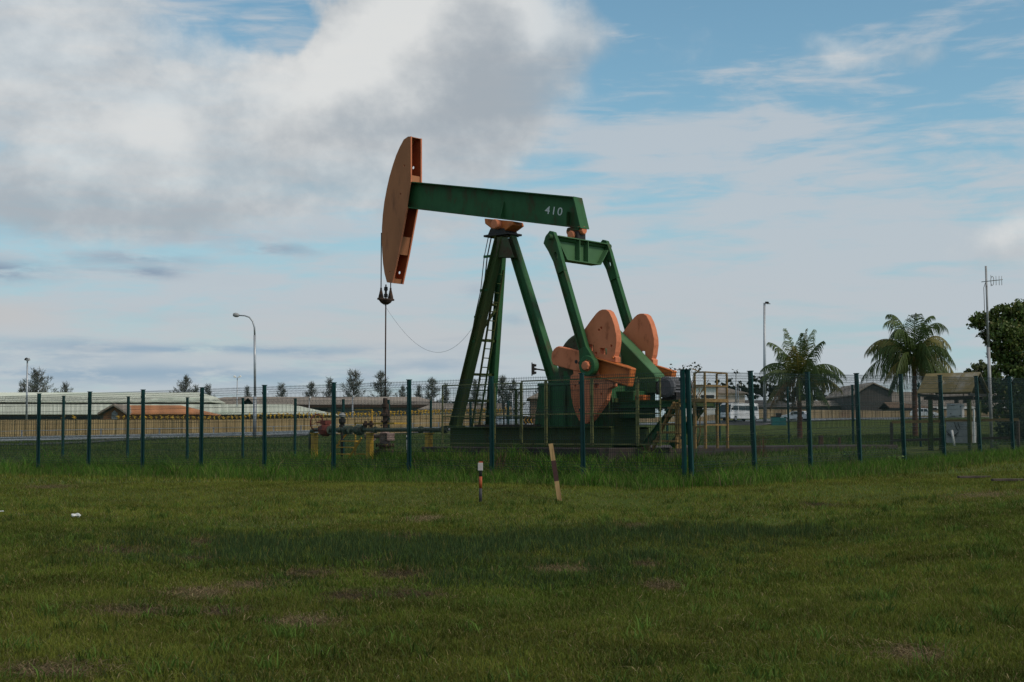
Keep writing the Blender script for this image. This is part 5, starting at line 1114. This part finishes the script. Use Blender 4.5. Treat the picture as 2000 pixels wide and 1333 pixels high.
for (px_, py_, Z_, lb_) in ((1603, 852, 46, 'short dark square pipe stub at the pad end, left of the palm side weeds'), (1639, 856, 48, 'smallest dark stub right of the square pipe stub')):
    p = P(px_, py_, Z_); t = thing('pipe_stub', lb_, 'pipe stub', Vector((p.x, p.y, G(p.x, p.y)))); mb = MB(); s_ = 4 if px_ < 1620 else 2
    mb.box(-s_ / F * Z_, s_ / F * Z_, -.08, .08, -.1, p.z - t.location.z + .02); mb.build('stub', 'rust', t, bevel=.01)
# ------------------------------------------------------------------ trees
def casuarina_meshes(seed, h=10.0, wide=.30, dens=1.0):
    r_ = np.random.default_rng(seed); pr = random.Random(seed)
    tk = MB(); tk.tube([(0, 0, -.3), (.05, 0, h * .3), (.1, .05, h * .65), (.1, .05, h * .97)], .16, 7, r1=.02)
    pts = []; dirs = []
    for i in range(int(95 * dens)):
        f_ = .10 + .88 * (i / (95 * dens)); z = h * f_; L_ = h * wide * (1 - f_) ** .7 * pr.uniform(.45, 1.25) + .35; an = pr.uniform(0, 6.28)
        if f_ < .2: L_ *= .7
        up = .75 + .5 * f_; d = Vector((math.cos(an), math.sin(an), up)).normalized(); a = Vector((.08, 0, z)); b = a + d * L_
        tk.tube([a, lerp(a, b, .5), b], .03, 4, r1=.008)
        n_ = int(19 * L_ / 1.5) + 6
        for k_ in range(n_):
            q = lerp(a, b, pr.uniform(.25, 1.08)); pts.append((q.x + pr.gauss(0, .14), q.y + pr.gauss(0, .14), q.z + pr.gauss(0, .12))); dirs.append(d)
    pts = np.array(pts); n = len(pts); dr = np.array([tuple(d) for d in dirs]) * .5 + r_.normal(size=(n, 3)) * .45 + np.array([0, 0, .25]); dr /= np.linalg.norm(dr, axis=1)[:, None]
    sd = np.cross(dr, r_.normal(size=(n, 3))); sd /= np.linalg.norm(sd, axis=1)[:, None]; L_ = r_.uniform(.35, .7, (n, 1))
    V_ = np.stack([pts - sd * .045, pts + sd * .045, pts + dr * L_], 1).reshape(-1, 3); col_ = np.repeat(tints(n, (.14, .155, .13), .35, (.17, .16, .13), .15), 3, 0)
    return tk, V_, np.arange(n * 3).reshape(n, 3), col_
protos = []
for sd_, wd in ((1, .32), (2, .25), (3, .40)):
    tk, V_, T, c_ = casuarina_meshes(sd_, wide=wd); t = thing('casuarina_tree', '', 'tree')
    tk.build('trunk', 'bark', t); npmesh('crown', V_, T, 'leaf', t, c_); protos.append(t)
cas = [(72, 726, 245, 2, 1.25, 'dark wide casuarina just right of the floodlight pole, above the green roofs'), (46, 748, 248, 0, .8, 'low casuarina tuft left of the floodlight pole'),
       (130, 751, 250, 2, .8, 'small spiky casuarina top second from the left above the green roof'), (360, 738, 262, 2, 1.0, 'bushy casuarina at the right end of the green roof ridge'),
       (408, 753, 265, 0, .8, 'sparse casuarina right of the bushy one near the roof end'), (384, 756, 262, 1, .7, 'small casuarina tuft between the bushy and the sparse one'), (483, 757, 270, 1, .8, 'thin pale casuarina beside the curved street lamp'),
       (552, 752, 270, 1, 1.0, 'narrow casuarina behind the brown hall, midway from street lamp to fence post'), (610, 749, 270, 0, 1.0, 'roundish casuarina behind the brown hall, left of a pair of taller ones'),
       (641, 742, 268, 1, 1.0, 'leaning narrow casuarina left of the tallest one'), (690, 726, 266, 0, 1.15, 'tallest full casuarina behind the brown hall, left of the well rod'),
       (748, 728, 266, 0, 1.05, 'dense casuarina directly behind the well rod'), (786, 756, 268, 2, .8, 'low casuarina just right of the well rod'),
       (818, 755, 268, 1, .9, 'short casuarina left of the tall group near the leg'), (842, 741, 266, 0, 1.1, 'broad casuarina left of the near leg of the unit'),
       (872, 752, 268, 1, .9, 'casuarina touching the near leg behind the low guard'), (930, 744, 266, 1, .9, 'casuarina seen through the ladder gap between the legs'),
       (983, 737, 262, 0, 1.15, 'big casuarina between the legs, right of the far leg'), (1001, 745, 262, 2, .9, 'casuarina beside the big one between the legs'), (1052, 757, 264, 2, .8, 'low casuarina left of the pedestal under the traffic light')]
for i, (px_, ytop, Z_, k_, wsc, lb_) in enumerate(cas):
    p = surf(px_, Z_); tz_ = P(px_, ytop, Z_).z; s_ = (tz_ - p.z) / 10.0
    used = [c[3] for c in cas[:i]]; t = protos[k_] if k_ not in used else copy_tree(protos[k_])
    t.location = p; t.scale = (s_ * wsc, s_ * wsc, s_); t.rotation_euler = (0, rnd.uniform(-.05, .05), rnd.uniform(0, 6)); t['label'] = lb_; t['group'] = 'casuarina trees behind the halls'
# broadleaf crowns
def crown_tree(name, label, base, trunk_h, blobs, nleaf, size, colr, alt=None, group=None, limbs=True, tr=.16, cat='tree', shell=.72, aspect=.6):
    t = thing(name, label, cat, base, 0, group); mb = MB(); b0 = Vector((0, 0, -.2)); tp_ = Vector((.1, 0, trunk_h)); mb.tube([b0, lerp(b0, tp_, .5) + Vector((.06, 0, 0)), tp_], tr, 9, r1=tr * .6)
    tot = sum(r_ ** 2 for *_, r_ in blobs); pts = []
    for (x, y, z, r_) in blobs:
        c_ = Vector((x, y, z)); 
        if limbs: mb.tube([tp_, lerp(tp_, c_, .5) + Vector((rnd.gauss(0, .1), rnd.gauss(0, .1), .1)), c_], tr * .45, 6, r1=.02)
        n_ = int(nleaf * r_ ** 2 / tot); d = rng.normal(size=(n_, 3)); d /= np.linalg.norm(d, axis=1)[:, None]
        rr = r_ * rng.uniform(shell, 1.05, (n_, 1)) ** .7
        nb = max(5, int(n_ / 26)); cc = d[:nb] * r_ * rng.uniform(.45, 1.0, (nb, 1)); idx = rng.integers(0, nb, n_)
        q = cc[idx] + rng.normal(size=(n_, 3)) * r_ * .15
        pts.append(q * np.array([1, 1, .85]) + np.array([x, y, z]))
    pts = np.concatenate(pts); V_, T, c_ = leaf_cloud(pts, size, tints(len(pts), colr, .4, alt, .12), aspect=aspect)
    mb.build('trunk', 'bark', t); npmesh('crown', V_, T, 'leaf', t, c_); return t
Zb = 74; kb_ = Zb / F; bp = surf(2030, Zb)
def PB_(px, py, dy=0): q = P(px, py, Zb + dy); return (q.x - bp.x, q.y - bp.y, q.z - bp.z)
bl = []
for (px_, py_, r_, dy) in ((1915, 630, 20, 0), (1935, 622, 22, .5), (1960, 612, 26, 0), (1985, 610, 28, -.6), (2020, 612, 34, 0), (1940, 655, 26, .4), (1965, 650, 34, -1), (2000, 660, 44, -.5), (2050, 650, 50, 0), (1970, 690, 34, .6), (1945, 690, 22, 0), (1990, 715, 36, -.8), (2035, 720, 50, 0), (1955, 735, 34, -.5), (1985, 765, 36, -.6), (1940, 770, 30, 0), (1965, 800, 30, -.5), (2000, 810, 40, 0), (1925, 745, 18, .3), (2060, 800, 50, 0), (1905, 628, 12, 0), (1930, 675, 14, 0), (1925, 795, 18, 0)):
    bl.append((*PB_(px_, py_, dy), r_ * kb_))
crown_tree('broadleaf_tree', 'dark broad leafed tree filling the right edge behind the antenna mast', bp, 1.2, bl, 24000, .20, (.085, .125, .028), (.15, .15, .04), tr=.2)
bsb = surf(1985, 66); crown_tree('dark_bush', 'dense dark bush at the foot of the broad tree at the right edge', bsb, .3, [(*(P(px_, py_, 66) - bsb), r_ * 66 / F) for px_, py_, r_ in ((1962, 835, 18), (1985, 825, 28), (2010, 820, 34), (1975, 850, 20), (2000, 850, 26))], 5000, .13, (.045, .065, .02), limbs=False, cat='bush', tr=.05)
bsl = surf(1880, 235)
crown_tree('far_tree', 'pale green distant tree top above the shelter roof, left of the mast', bsl, 6, [(*(P(px_, py_, 240) - bsl), r_ * 240 / F) for px_, py_, r_ in ((1905, 722, 12), (1918, 716, 12), (1890, 728, 8), (1925, 726, 12), (1905, 740, 16))], 2500, .45, (.11, .13, .05), group='distant trees on the right')
# distant trees on the right
dts = [(1405, 752, 12), (1425, 750, 13), (1445, 754, 12), (1470, 748, 16), (1488, 745, 13), (1510, 752, 14), (1532, 758, 14), (1556, 762, 14), (1580, 758, 14), (1606, 764, 12), (1625, 768, 11), (1648, 763, 13), (1662, 768, 11), (1385, 756, 10), (1300, 770, 16), (1075, 772, 12), (900, 776, 12)]
dl = ['behind the white building, left of the thin lamp pole', 'just left of the thin twin lamp pole', 'just right of the thin twin lamp pole', 'dark and tallest, left of the very tall lamp pole', 'touching the left side of the very tall lamp pole', 'right of the very tall lamp pole', 'left behind the palm fronds', 'directly behind the palm trunk', 'right behind the palm fronds', 'right of the left palm, lower', 'smallest between palm and shed', 'near the gabled shed, rounder', 'touching the gabled shed roof', 'left end behind the yellow platform', 'behind the motor', 'left of the pedestal', 'behind the near leg']
for (px_, py_, r_), l_ in zip(dts, dl):
    Z_ = 300; b_ = surf(px_, Z_); k_ = Z_ / F
    bb = [(*(P(px_ + ox, py_ + oy, Z_) - b_), rr * k_) for ox, oy, rr in ((0, r_ * .2, r_ * .75), (-r_ * .7, r_, r_ * .7), (r_ * .7, r_ * .9, r_ * .7), (0, r_ * 1.5, r_), (rnd.uniform(-4, 4), -r_ * .5, r_ * .4))]
    crown_tree('far_tree', 'dark distant tree ' + l_, b_, 3, bb, 900, .55, (.030, .045, .020), group='distant trees on the right', limbs=False, tr=.25)

# palms
def palm(label, px, ytrunk_top, Z, fronds, flen, trunk_px_top=None, tone=(.060, .085, .022), ybase=None):
    b = surf(px, Z); tz_ = P(px, ytrunk_top, Z).z - b.z; t = thing('coconut_palm', label, 'palm tree', b, 0, 'coconut palms beyond the compound')
    tk = MB(); n_ = 26; pts = []
    for i in range(n_ + 1):
        f_ = i / n_; tk_r = .20 - .06 * f_ + (.015 if i % 2 else 0)
    prof = [(0, -.3)] + [((.17 - .06 * i / 40 + (.014 if i % 2 else 0)), -.3 + (tz_ + .3) * i / 40) for i in range(41)] + [(0, tz_)]
    tk.lathe((0, 0, 0), prof, n=14); tk.build('trunk', 'palm_trunk', t)
    hb = MB(); hb.lathe((0, 0, tz_ - .7), [(0, 0), (.13, 0), (.2, .3), (.17, .6), (.08, .8), (0, .82)], n=12); hb.build('crown_shaft', 'wood_y', t)
    for (az_, el_, L_, droop, tn) in fronds:
        L_ *= flen; mb = MB(); d = Vector((math.cos(az_) * math.cos(el_), math.sin(az_) * math.cos(el_), math.sin(el_))); p = Vector((0, 0, tz_ + .1)); spine = [p.copy()]; N = 22
        dirs_ = []
        for i in range(N):
            d2 = d.copy(); d2.z -= droop * (i / N) ** 1.4 * 1.0; d2 = (d2 + Vector((0, 0, 0))).normalized(); p = p + d2 * L_ / N; spine.append(p.copy()); dirs_.append(d2)
        V_ = []; T = []; base = 0
        sidev = Vector((-math.sin(az_), math.cos(az_), 0)); 
        # spine as a thin three sided tube
        for i, q in enumerate(spine):
            rr = .035 * (1 - i / N) + .006
            for k_ in range(3): an = k_ * 2.094; V_.append(q + sidev * rr * math.cos(an) + Vector((0, 0, 1)) * rr * math.sin(an))
        for i in range(N):
            for k_ in range(3): a0 = i * 3 + k_; a1 = i * 3 + (k_ + 1) % 3; T += [(a0, a1, a1 + 3), (a0, a1 + 3, a0 + 3)]
        base = len(V_); cl = [(tn[0] * 1.5, tn[1] * 1.25, tn[2] * 1.2)] * base
        for i in range(48):
            f_ = .08 + .92 * i / 48; x_ = f_ * N; i0 = min(int(x_), N - 1); q = lerp(spine[i0], spine[i0 + 1], x_ - i0); dd_ = dirs_[i0]
            ll = L_ * .36 * (math.sin(math.pi * min(f_ * 1.0 + .10, 1.0) ** .8) * .8 + .28) * rnd.uniform(.85, 1.1)
            upv = sidev.cross(dd_).normalized() * -1
            for sg in (-1, 1):
                out = (sidev * sg * .55 + dd_ * .70 + Vector((0, 0, -.15 - .75 * min(1, 1.2 - dd_.z))) + Vector((rnd.gauss(0, .08), rnd.gauss(0, .08), rnd.gauss(0, .1)))).normalized()
                m_ = q + out * ll * .5 + Vector((0, 0, -.05 * ll)); e_ = q + out * ll * .74 + Vector((0, 0, -.55 * ll)); wv = dd_ * .026
                V_ += [q - wv, q + wv, m_ + wv * .9, m_ - wv * .9, e_]; T += [(base, base + 1, base + 2), (base, base + 2, base + 3), (base + 3, base + 2, base + 4)]; base += 5
                g_ = rnd.uniform(.7, 1.3); cl += [tuple(c * g_ for c in tn)] * 5
        npmesh('frond', np.array([tuple(v) for v in V_]), np.array(T), 'leaf', t, np.array(cl))
    return t
def fr(n, el0, el1, dr0, dr1, seed, yellow=.25, dead=0.0, L0=.85, L1=1.1):
    q = random.Random(seed); out = []
    for i in range(n):
        f_ = i / max(n - 1, 1); tn = (.075, .115, .030) if q.random() > yellow else (.19, .17, .045)
        if q.random() < dead: tn = (.16, .10, .045)
        out.append((i * 2.399 + q.uniform(-.3, .3), lerp(el0, el1, f_) + q.uniform(-.12, .12), q.uniform(L0, L1), lerp(dr0, dr1, f_) * q.uniform(.8, 1.2), tn))
    return out
palm('nearer left coconut palm with upright young fronds, rooted by the very tall lamp pole', 1561, 741, 84, fr(8, 1.5, 1.0, .5, 1.2, 1, .15) + fr(8, .85, .3, 1.6, 2.2, 2, .3) + fr(7, .2, -.4, 1.8, 1.8, 3, .45, .3, .8, 1.0), 3.1)
palm('larger right coconut palm with a full drooping round crown, behind the shelter roof', 1786, 700, 84, fr(10, 1.45, .95, 1.1, 2.0, 4, .1) + fr(12, .9, .25, 2.1, 2.6, 5, .2) + fr(12, .2, -.7, 2.0, 1.8, 6, .3, .12, .8, 1.0), 3.45)
# ------------------------------------------------------------------ grass, weeds, straw
def blades(name, xy, H, Wd, lean, cols, two=True, zoff=0.0, flatness=0.0):
    n = len(xy); z = Garr(xy[:, 0], xy[:, 1]) + zoff; an = rng.uniform(0, 2 * np.pi, n); la = rng.uniform(0, 2 * np.pi, n)
    s = np.stack([np.cos(an), np.sin(an), np.zeros(n)], -1) * (Wd * .5)[:, None]; d = np.stack([np.cos(la), np.sin(la), np.zeros(n)], -1) * (lean * H)[:, None]
    b = np.stack([xy[:, 0], xy[:, 1], z], -1); up = np.zeros((n, 3)); up[:, 2] = H
    if two:
        m_ = b + up * .55 + d * .28; t_ = b + up * np.sqrt(np.clip(1 - lean ** 2 * .35, .2, 1))[:, None] + d
        V_ = np.stack([b - s, b + s, m_ + s * .8, m_ - s * .8, t_], 1).reshape(-1, 3); i0 = np.arange(n)[:, None] * 5
        T = np.concatenate([i0 + [0, 1, 2], i0 + [0, 2, 3], i0 + [3, 2, 4]], 1).reshape(-1, 3); cc = np.repeat(cols, 5, 0)
    else:
        t_ = b + up + d; V_ = np.stack([b - s, b + s, t_], 1).reshape(-1, 3); T = np.arange(n * 3).reshape(n, 3); cc = np.repeat(cols, 3, 0)
    o = npmesh(name, V_, T, 'blade', None, cc); tag(o, kind='stuff'); return o
def vnoise(x, y, s, seed):
    q = np.random.default_rng(seed); tab = q.random((64, 64)); u = x * s + 1000; v = y * s + 1000; i = np.floor(u).astype(int); j = np.floor(v).astype(int); fu = u - i; fv = v - j; fu = fu * fu * (3 - 2 * fu); fv = fv * fv * (3 - 2 * fv)
    g = lambda a, b: tab[a % 64, b % 64]
    return (g(i, j) * (1 - fu) + g(i + 1, j) * fu) * (1 - fv) + (g(i, j + 1) * (1 - fu) + g(i + 1, j + 1) * fu) * fv
def fbmn(x, y, s, seed): return .5 * vnoise(x, y, s, seed) + .3 * vnoise(x, y, s * 2.1, seed + 1) + .2 * vnoise(x, y, s * 4.3, seed + 2)
DEAD = [(240, 1078, 55, 7), (395, 1062, 22, 8), (400, 1160, 55, 12), (440, 1197, 35, 6), (600, 1217, 55, 9), (500, 1145, 45, 6), (600, 1122, 50, 6), (780, 1125, 50, 8), (680, 1168, 35, 7), (800, 1163, 50, 6), (1262, 1106, 24, 5), (1290, 1146, 30, 5), (110, 1312, 80, 12),
        (1240, 1030, 25, 4), (790, 1052, 30, 5), (1920, 968, 60, 4), (1600, 988, 30, 3), (1100, 1115, 45, 6), (270, 1195, 70, 8), (1780, 1280, 60, 14), (390, 1095, 30, 4), (740, 1100, 30, 4), (830, 1015, 30, 4), (100, 952, 40, 3)]
def to_px(x, y, z): return 1000 + F * x / y, HOR - F * (z - EYE) / y           # where a ground point is seen from the survey station
def dead_mask(x, y):
    z = Garr(x, y); px, py = to_px(x, y, z); m_ = np.zeros_like(x)
    for a, b, ra, rb2 in DEAD: m_ = np.maximum(m_, np.exp(-(((px - a) / ra) ** 2 + ((py - b) / rb2) ** 2)))
    return m_
def dip_mask(x, y):                                                            # the wet hollow with tall dark rushes
    z = Garr(x, y); px, py = to_px(x, y, z); f_ = .55 * fbmn(x, y, .35, 3) + .45 * fbmn(x, y, 1.3, 9)
    a = np.exp(-(((px - 1050) / 400) ** 2 + ((py - 1085) / 55) ** 2) ** 1.5) + np.exp(-(((px - 450) / 480) ** 2 + ((py - 1070) / 40) ** 2) ** 1.3) * .95 + np.exp(-(((px - 1480) / 330) ** 2 + ((py - 1042) / 18) ** 2)) * .8 + np.exp(-(((px - 480) / 380) ** 2 + ((py - 1135) / 55) ** 2)) * .7
    return np.clip((a - .35 + (f_ - .5) * 2.4) * 1.25, 0, 1)
def scatter(n, z0, z1, p=1.0, half=.52):
    u = rng.random(n); Z_ = (z0 ** p + u * (z1 ** p - z0 ** p)) ** (1 / p); x = rng.uniform(-half, half, n) * Z_ + rng.uniform(-.6, .6, n); return np.stack([x, Z_], -1)
def front_ok(xy):                                                              # lawn in front of the compound fence
    x, y = xy[:, 0], xy[:, 1]; ab = (x - 3.7) * 1.598 + (y - 29.7) * 2.083; ac = (x - 3.83) * -1.988 + (y - 29.7) * 1.703
    return (ab < 0) | (ac < 0)
def lawn_cols(x, y, dm, dp):
    n = len(x); f1 = np.clip(.5 + (fbmn(x, y, .28, 21) - .5) * 1.9, 0, 1); f2 = np.clip(.5 + (fbmn(x, y, 1.3, 31) - .5) * 1.7, 0, 1)
    c = np.array([.076, .110, .015])[None] * (1 - f1[:, None]) + np.array([.128, .140, .022])[None] * f1[:, None]
    c = c * (.54 + .8 * f2[:, None]); r_ = rng.random(n)
    c[r_ < .11] = np.array([.20, .165, .06]); c[(r_ > .11) & (r_ < .19)] = np.array([.13, .20, .035])
    k_ = (rng.random(n) < dp * .9)[:, None]; c = np.where(k_, np.array([.048, .078, .026])[None] * (.6 + .9 * rng.random((n, 1))), c)
    far_ = np.clip((y - 19) / 6, 0, 1)[:, None]; c = c * (1 + .18 * far_) + np.array([.012, .004, .0]) * far_
    k_ = (rng.random(n) < dm * 1.1)[:, None]; c = np.where(k_, np.array([.21, .155, .07])[None] * (.45 + .9 * rng.random((n, 1))), c)
    return c * rng.uniform(.72, 1.28, (n, 1))
def lawn(name, n, z0, z1, p, hmin, hmax, wd, two):
    xy = scatter(n, z0, z1, p); xy = xy[front_ok(xy)]; x, y = xy[:, 0], xy[:, 1]
    dm = dead_mask(x, y); dp = dip_mask(x, y); keep = rng.random(len(x)) > dm * .25; xy = xy[keep]; x, y, dm, dp = x[keep], y[keep], dm[keep], dp[keep]
    n = len(x); tuft = fbmn(x, y, 2.6, 41)
    H = rng.uniform(hmin, hmax, n) * (.40 + .85 * tuft); H = H * (1 + dp ** 1.5 * rng.uniform(.2, 1.6, n)); H = H * (1 - .5 * (dm > .45))
    lean = rng.uniform(.15, 1.3, n) * (1 - dp * .65); lean = np.where(dm > .4, rng.uniform(1.2, 3.2, n), lean)
    return blades(name, xy, H, wd * rng.uniform(.6, 1.4, n) * (1 + 0 * y), lean, lawn_cols(x, y, dm, dp), two)
lawn('lawn_grass', 280000, 6.5, 13, 1.2, .035, .085, .0055, True)
lawn('lawn_grass', 310000, 13, 21, 1.4, .035, .085, .0075, True)
lawn('lawn_grass', 230000, 21, 33, 1.6, .03, .075, .012, False)
xy = scatter(90000, 33, 60, 1.8, .45); xy = xy[front_ok(xy)]
blades('lawn_grass', xy, rng.uniform(.04, .12, len(xy)), np.full(len(xy), .02), rng.uniform(.2, 1, len(xy)), lawn_cols(xy[:, 0], xy[:, 1], np.zeros(len(xy)), np.zeros(len(xy))), False)
# coarser tufts, broad leaved runners and loose dry stems scattered through the turf
q = scatter(900, 7, 26, 1.5); q = q[front_ok(q)]; q = q[rng.random(len(q)) < fbmn(q[:, 0], q[:, 1], .7, 61) * 1.5]
q_ = np.repeat(q, 26, 0) + rng.normal(size=(len(q) * 26, 2)) * .055; n = len(q_); tc_ = np.repeat(rng.uniform(.6, 1.5, (len(q), 1)), 26, 0)
blades('turf_tufts', q_, rng.uniform(.06, .17, n), rng.uniform(.006, .012, n), rng.uniform(.3, 1.5, n), np.array([.075, .125, .022])[None] * tc_ * rng.uniform(.7, 1.3, (n, 1)), True)
q = scatter(9000, 6.5, 24, 1.3); q = q[front_ok(q)]; n = len(q)
blades('dry_stems', q, rng.uniform(.03, .09, n), rng.uniform(.004, .008, n), rng.uniform(.6, 3.0, n), np.array([.34, .27, .14])[None] * rng.uniform(.5, 1.2, (n, 1)), True)
# straw litter on the dead patches
pts = []
pb = []
for a, b, ra, rb2 in DEAD:
    c_ = at_ground(a, b); sx = ra / F * c_.y; sy = rb2 / F * c_.y * c_.y / 1.5; n_ = int(420 * sx * 2) + 260; pts.append(np.stack([c_.x + rng.normal(size=n_) * sx * .75, c_.y + rng.normal(size=n_) * min(sy, .8) * .8], -1)); pb.append(np.full(n_, rnd.uniform(.35, 1.35)))
pb = np.concatenate(pb)[:, None]; xy = np.concatenate(pts); n = len(xy)
so2 = blades('dry_straw', xy, rng.uniform(.02, .07, n), np.full(n, .007), rng.uniform(1.5, 5, n), np.array([.25, .185, .10])[None] * pb * rng.uniform(.3, 1.25, (n, 1)), True, .01)
# weeds along the fences and all through the compound
def along_line(p0, d, k0, k1, n, w0, w1):
    t_ = rng.uniform(k0, k1, n); d = np.array(d, float); nn = np.array([d[1], -d[0]]) / np.hypot(*d); off = rng.uniform(w0, w1, n) ; return np.array(p0)[None] + t_[:, None] * d[None] + off[:, None] * nn[None]
def weed(name, xy, h0, h1, wd, base=(.055, .140, .016), alt=(.13, .20, .035), pa=.4, lean=(.1, .9), dry=.10, two=True):
    n = len(xy); f_ = fbmn(xy[:, 0], xy[:, 1], 1.1, 77); H = rng.uniform(h0, h1, n) * (.35 + 1.25 * f_)
    c = tints(n, base, .35, alt, pa); m_ = rng.random(n) < dry; c[m_] = np.array([.17, .13, .07]); c = c * (.6 + .8 * f_[:, None])
    return blades(name, xy, H, wd * rng.uniform(.6, 1.3, n), rng.uniform(*lean, n), c, two)
# outside strip (negative = towards the camera)
s1_ = along_line((3.7, 29.7), (-2.083, 1.598), -.25, 10.4, 24000, -1.7, .9)
s2_ = along_line((3.83, 29.72), (1.703, 1.988), -.2, 9.0, 19000, -1.0, 1.4)
def tuftify(xy, n_t, spread=.12, k=24):
    c_ = xy[rng.integers(0, len(xy), n_t)]; return np.repeat(c_, k, 0) + rng.normal(size=(n_t * k, 2)) * spread
weed('tall_weeds', np.concatenate([s1_, tuftify(s1_, 420)]), .10, .36, .011)
q_ = tuftify(s1_, 110, .10, 30); weed('tall_weeds', q_, .30, .55, .015, lean=(.3, 1.3))
weed('tall_weeds', np.concatenate([s2_, tuftify(s2_, 380)]), .10, .36, .012)
so3 = along_line((3.7, 29.7), (-2.083, 1.598), -.2, 10.4, 3000, -2.5, -1.4); weed('tall_weeds', tuftify(so3, 260, .13, 26), .07, .24, .010, base=(.065, .125, .02))
so4 = along_line((3.83, 29.72), (1.703, 1.988), -.2, 9, 3000, 1.0, 2.2); weed('tall_weeds', tuftify(so4, 260, .13, 26), .07, .24, .010, base=(.065, .125, .02))
# inside the compound, thinner away from the fence
def L2Warr(u, v): return np.stack([PO.x + u * ux + v * vx, PO.y + u * uy + v * vy], -1)
q = np.array([(x, y) for x, y in zip(rng.uniform(-17, 12, 130000), rng.uniform(29, 58, 130000))])
du = (q[:, 0] - PO.x) * ux + (q[:, 1] - PO.y) * uy; dv = (q[:, 0] - PO.x) * vx + (q[:, 1] - PO.y) * vy
inside = ~front_ok(q) & ~((du > q0 - .02) & (du < 5.2) & (dv > -2.22) & (dv < 7.5)); qi = q[inside]
pxs = 1000 + F * qi[:, 0] / qi[:, 1]
nearf = ((qi[:, 0] - 3.7) * 1.598 + (qi[:, 1] - 29.7) * 2.083) / 2.625 < 3.2
weed('compound_weeds', qi[nearf], .12, .46, .014, base=(.052, .140, .016))
q_ = tuftify(qi[nearf], 260, .12, 30); weed('compound_weeds', q_, .35, .65, .017, lean=(.3, 1.3))
rest = qi[~nearf]; weed('compound_grass', rest[rng.random(len(rest)) < .8], .05, .20, .016, base=(.050, .105, .016), dry=.10, two=False)
pe = L2Warr(rng.uniform(q0 - .3, 5.3, 5200), rng.uniform(-3.2, -2.2, 5200)); weed('compound_weeds', pe, .15, .42, .014)
# dry stalks by the fence post near the front legs
st_ = np.concatenate([np.stack([P(x_, 900, Z_).x + rng.normal(size=k_) * .10, Z_ + rng.normal(size=k_) * .1], -1) for x_, Z_, k_ in ((975, 33.8, 70), (1485, 36.0, 30), (1265, 33.5, 20))])
blades('dry_stalks', st_, rng.uniform(.3, .95, len(st_)), np.full(len(st_), .012), rng.uniform(.05, .45, len(st_)), np.array([.15, .085, .05])[None] * rng.uniform(.5, 1.2, (len(st_), 1)))
# rough field grass between the compound and the road
xy = scatter(90000, 56, 108, 1.3, .45); xy = np.stack([xy[:, 0], xy[:, 1]], -1)
rough = xy; n = len(rough); blades('field_grass', rough, rng.uniform(.05, .26, n) * (.4 + 1.1 * fbmn(rough[:, 0], rough[:, 1], .25, 5)), np.full(n, .035), rng.uniform(.1, .8, n), tints(n, (.066, .108, .028), .3, (.12, .13, .045), .2), False)
# leafy weeds as individual plants on the right bank
for i, (px_, py_, h_, lb_) in enumerate(((1660, 905, .30, 'leafy weed tuft left of the sixth right hand fence post'), (1750, 893, .33, 'leafy weed clump under the shelter side fence, before the shelter roof'), (1945, 880, .40, 'spindly leafy weed at the far right fence posts'))):
    p = at_ground(px_, py_ + 6); t = thing('leafy_weed', lb_, 'weed', p, 0, 'leafy weeds by the right fence'); k_ = 90
    q = np.stack([rng.normal(size=k_) * .14, rng.normal(size=k_) * .14, rng.uniform(.02, h_, k_)], -1); V_, T, c_ = leaf_cloud(q, .09, tints(k_, (.08, .15, .03), .3), aspect=.4); npmesh('leaves', V_, T, 'leaf', t, c_)
    mb = MB()
    for j in range(6): mb.tube([(0, 0, 0), (rnd.gauss(0, .05), rnd.gauss(0, .05), h_ * .5), (rnd.gauss(0, .1), rnd.gauss(0, .1), h_)], .005, 4)
    mb.build('stems', 'bark', t)
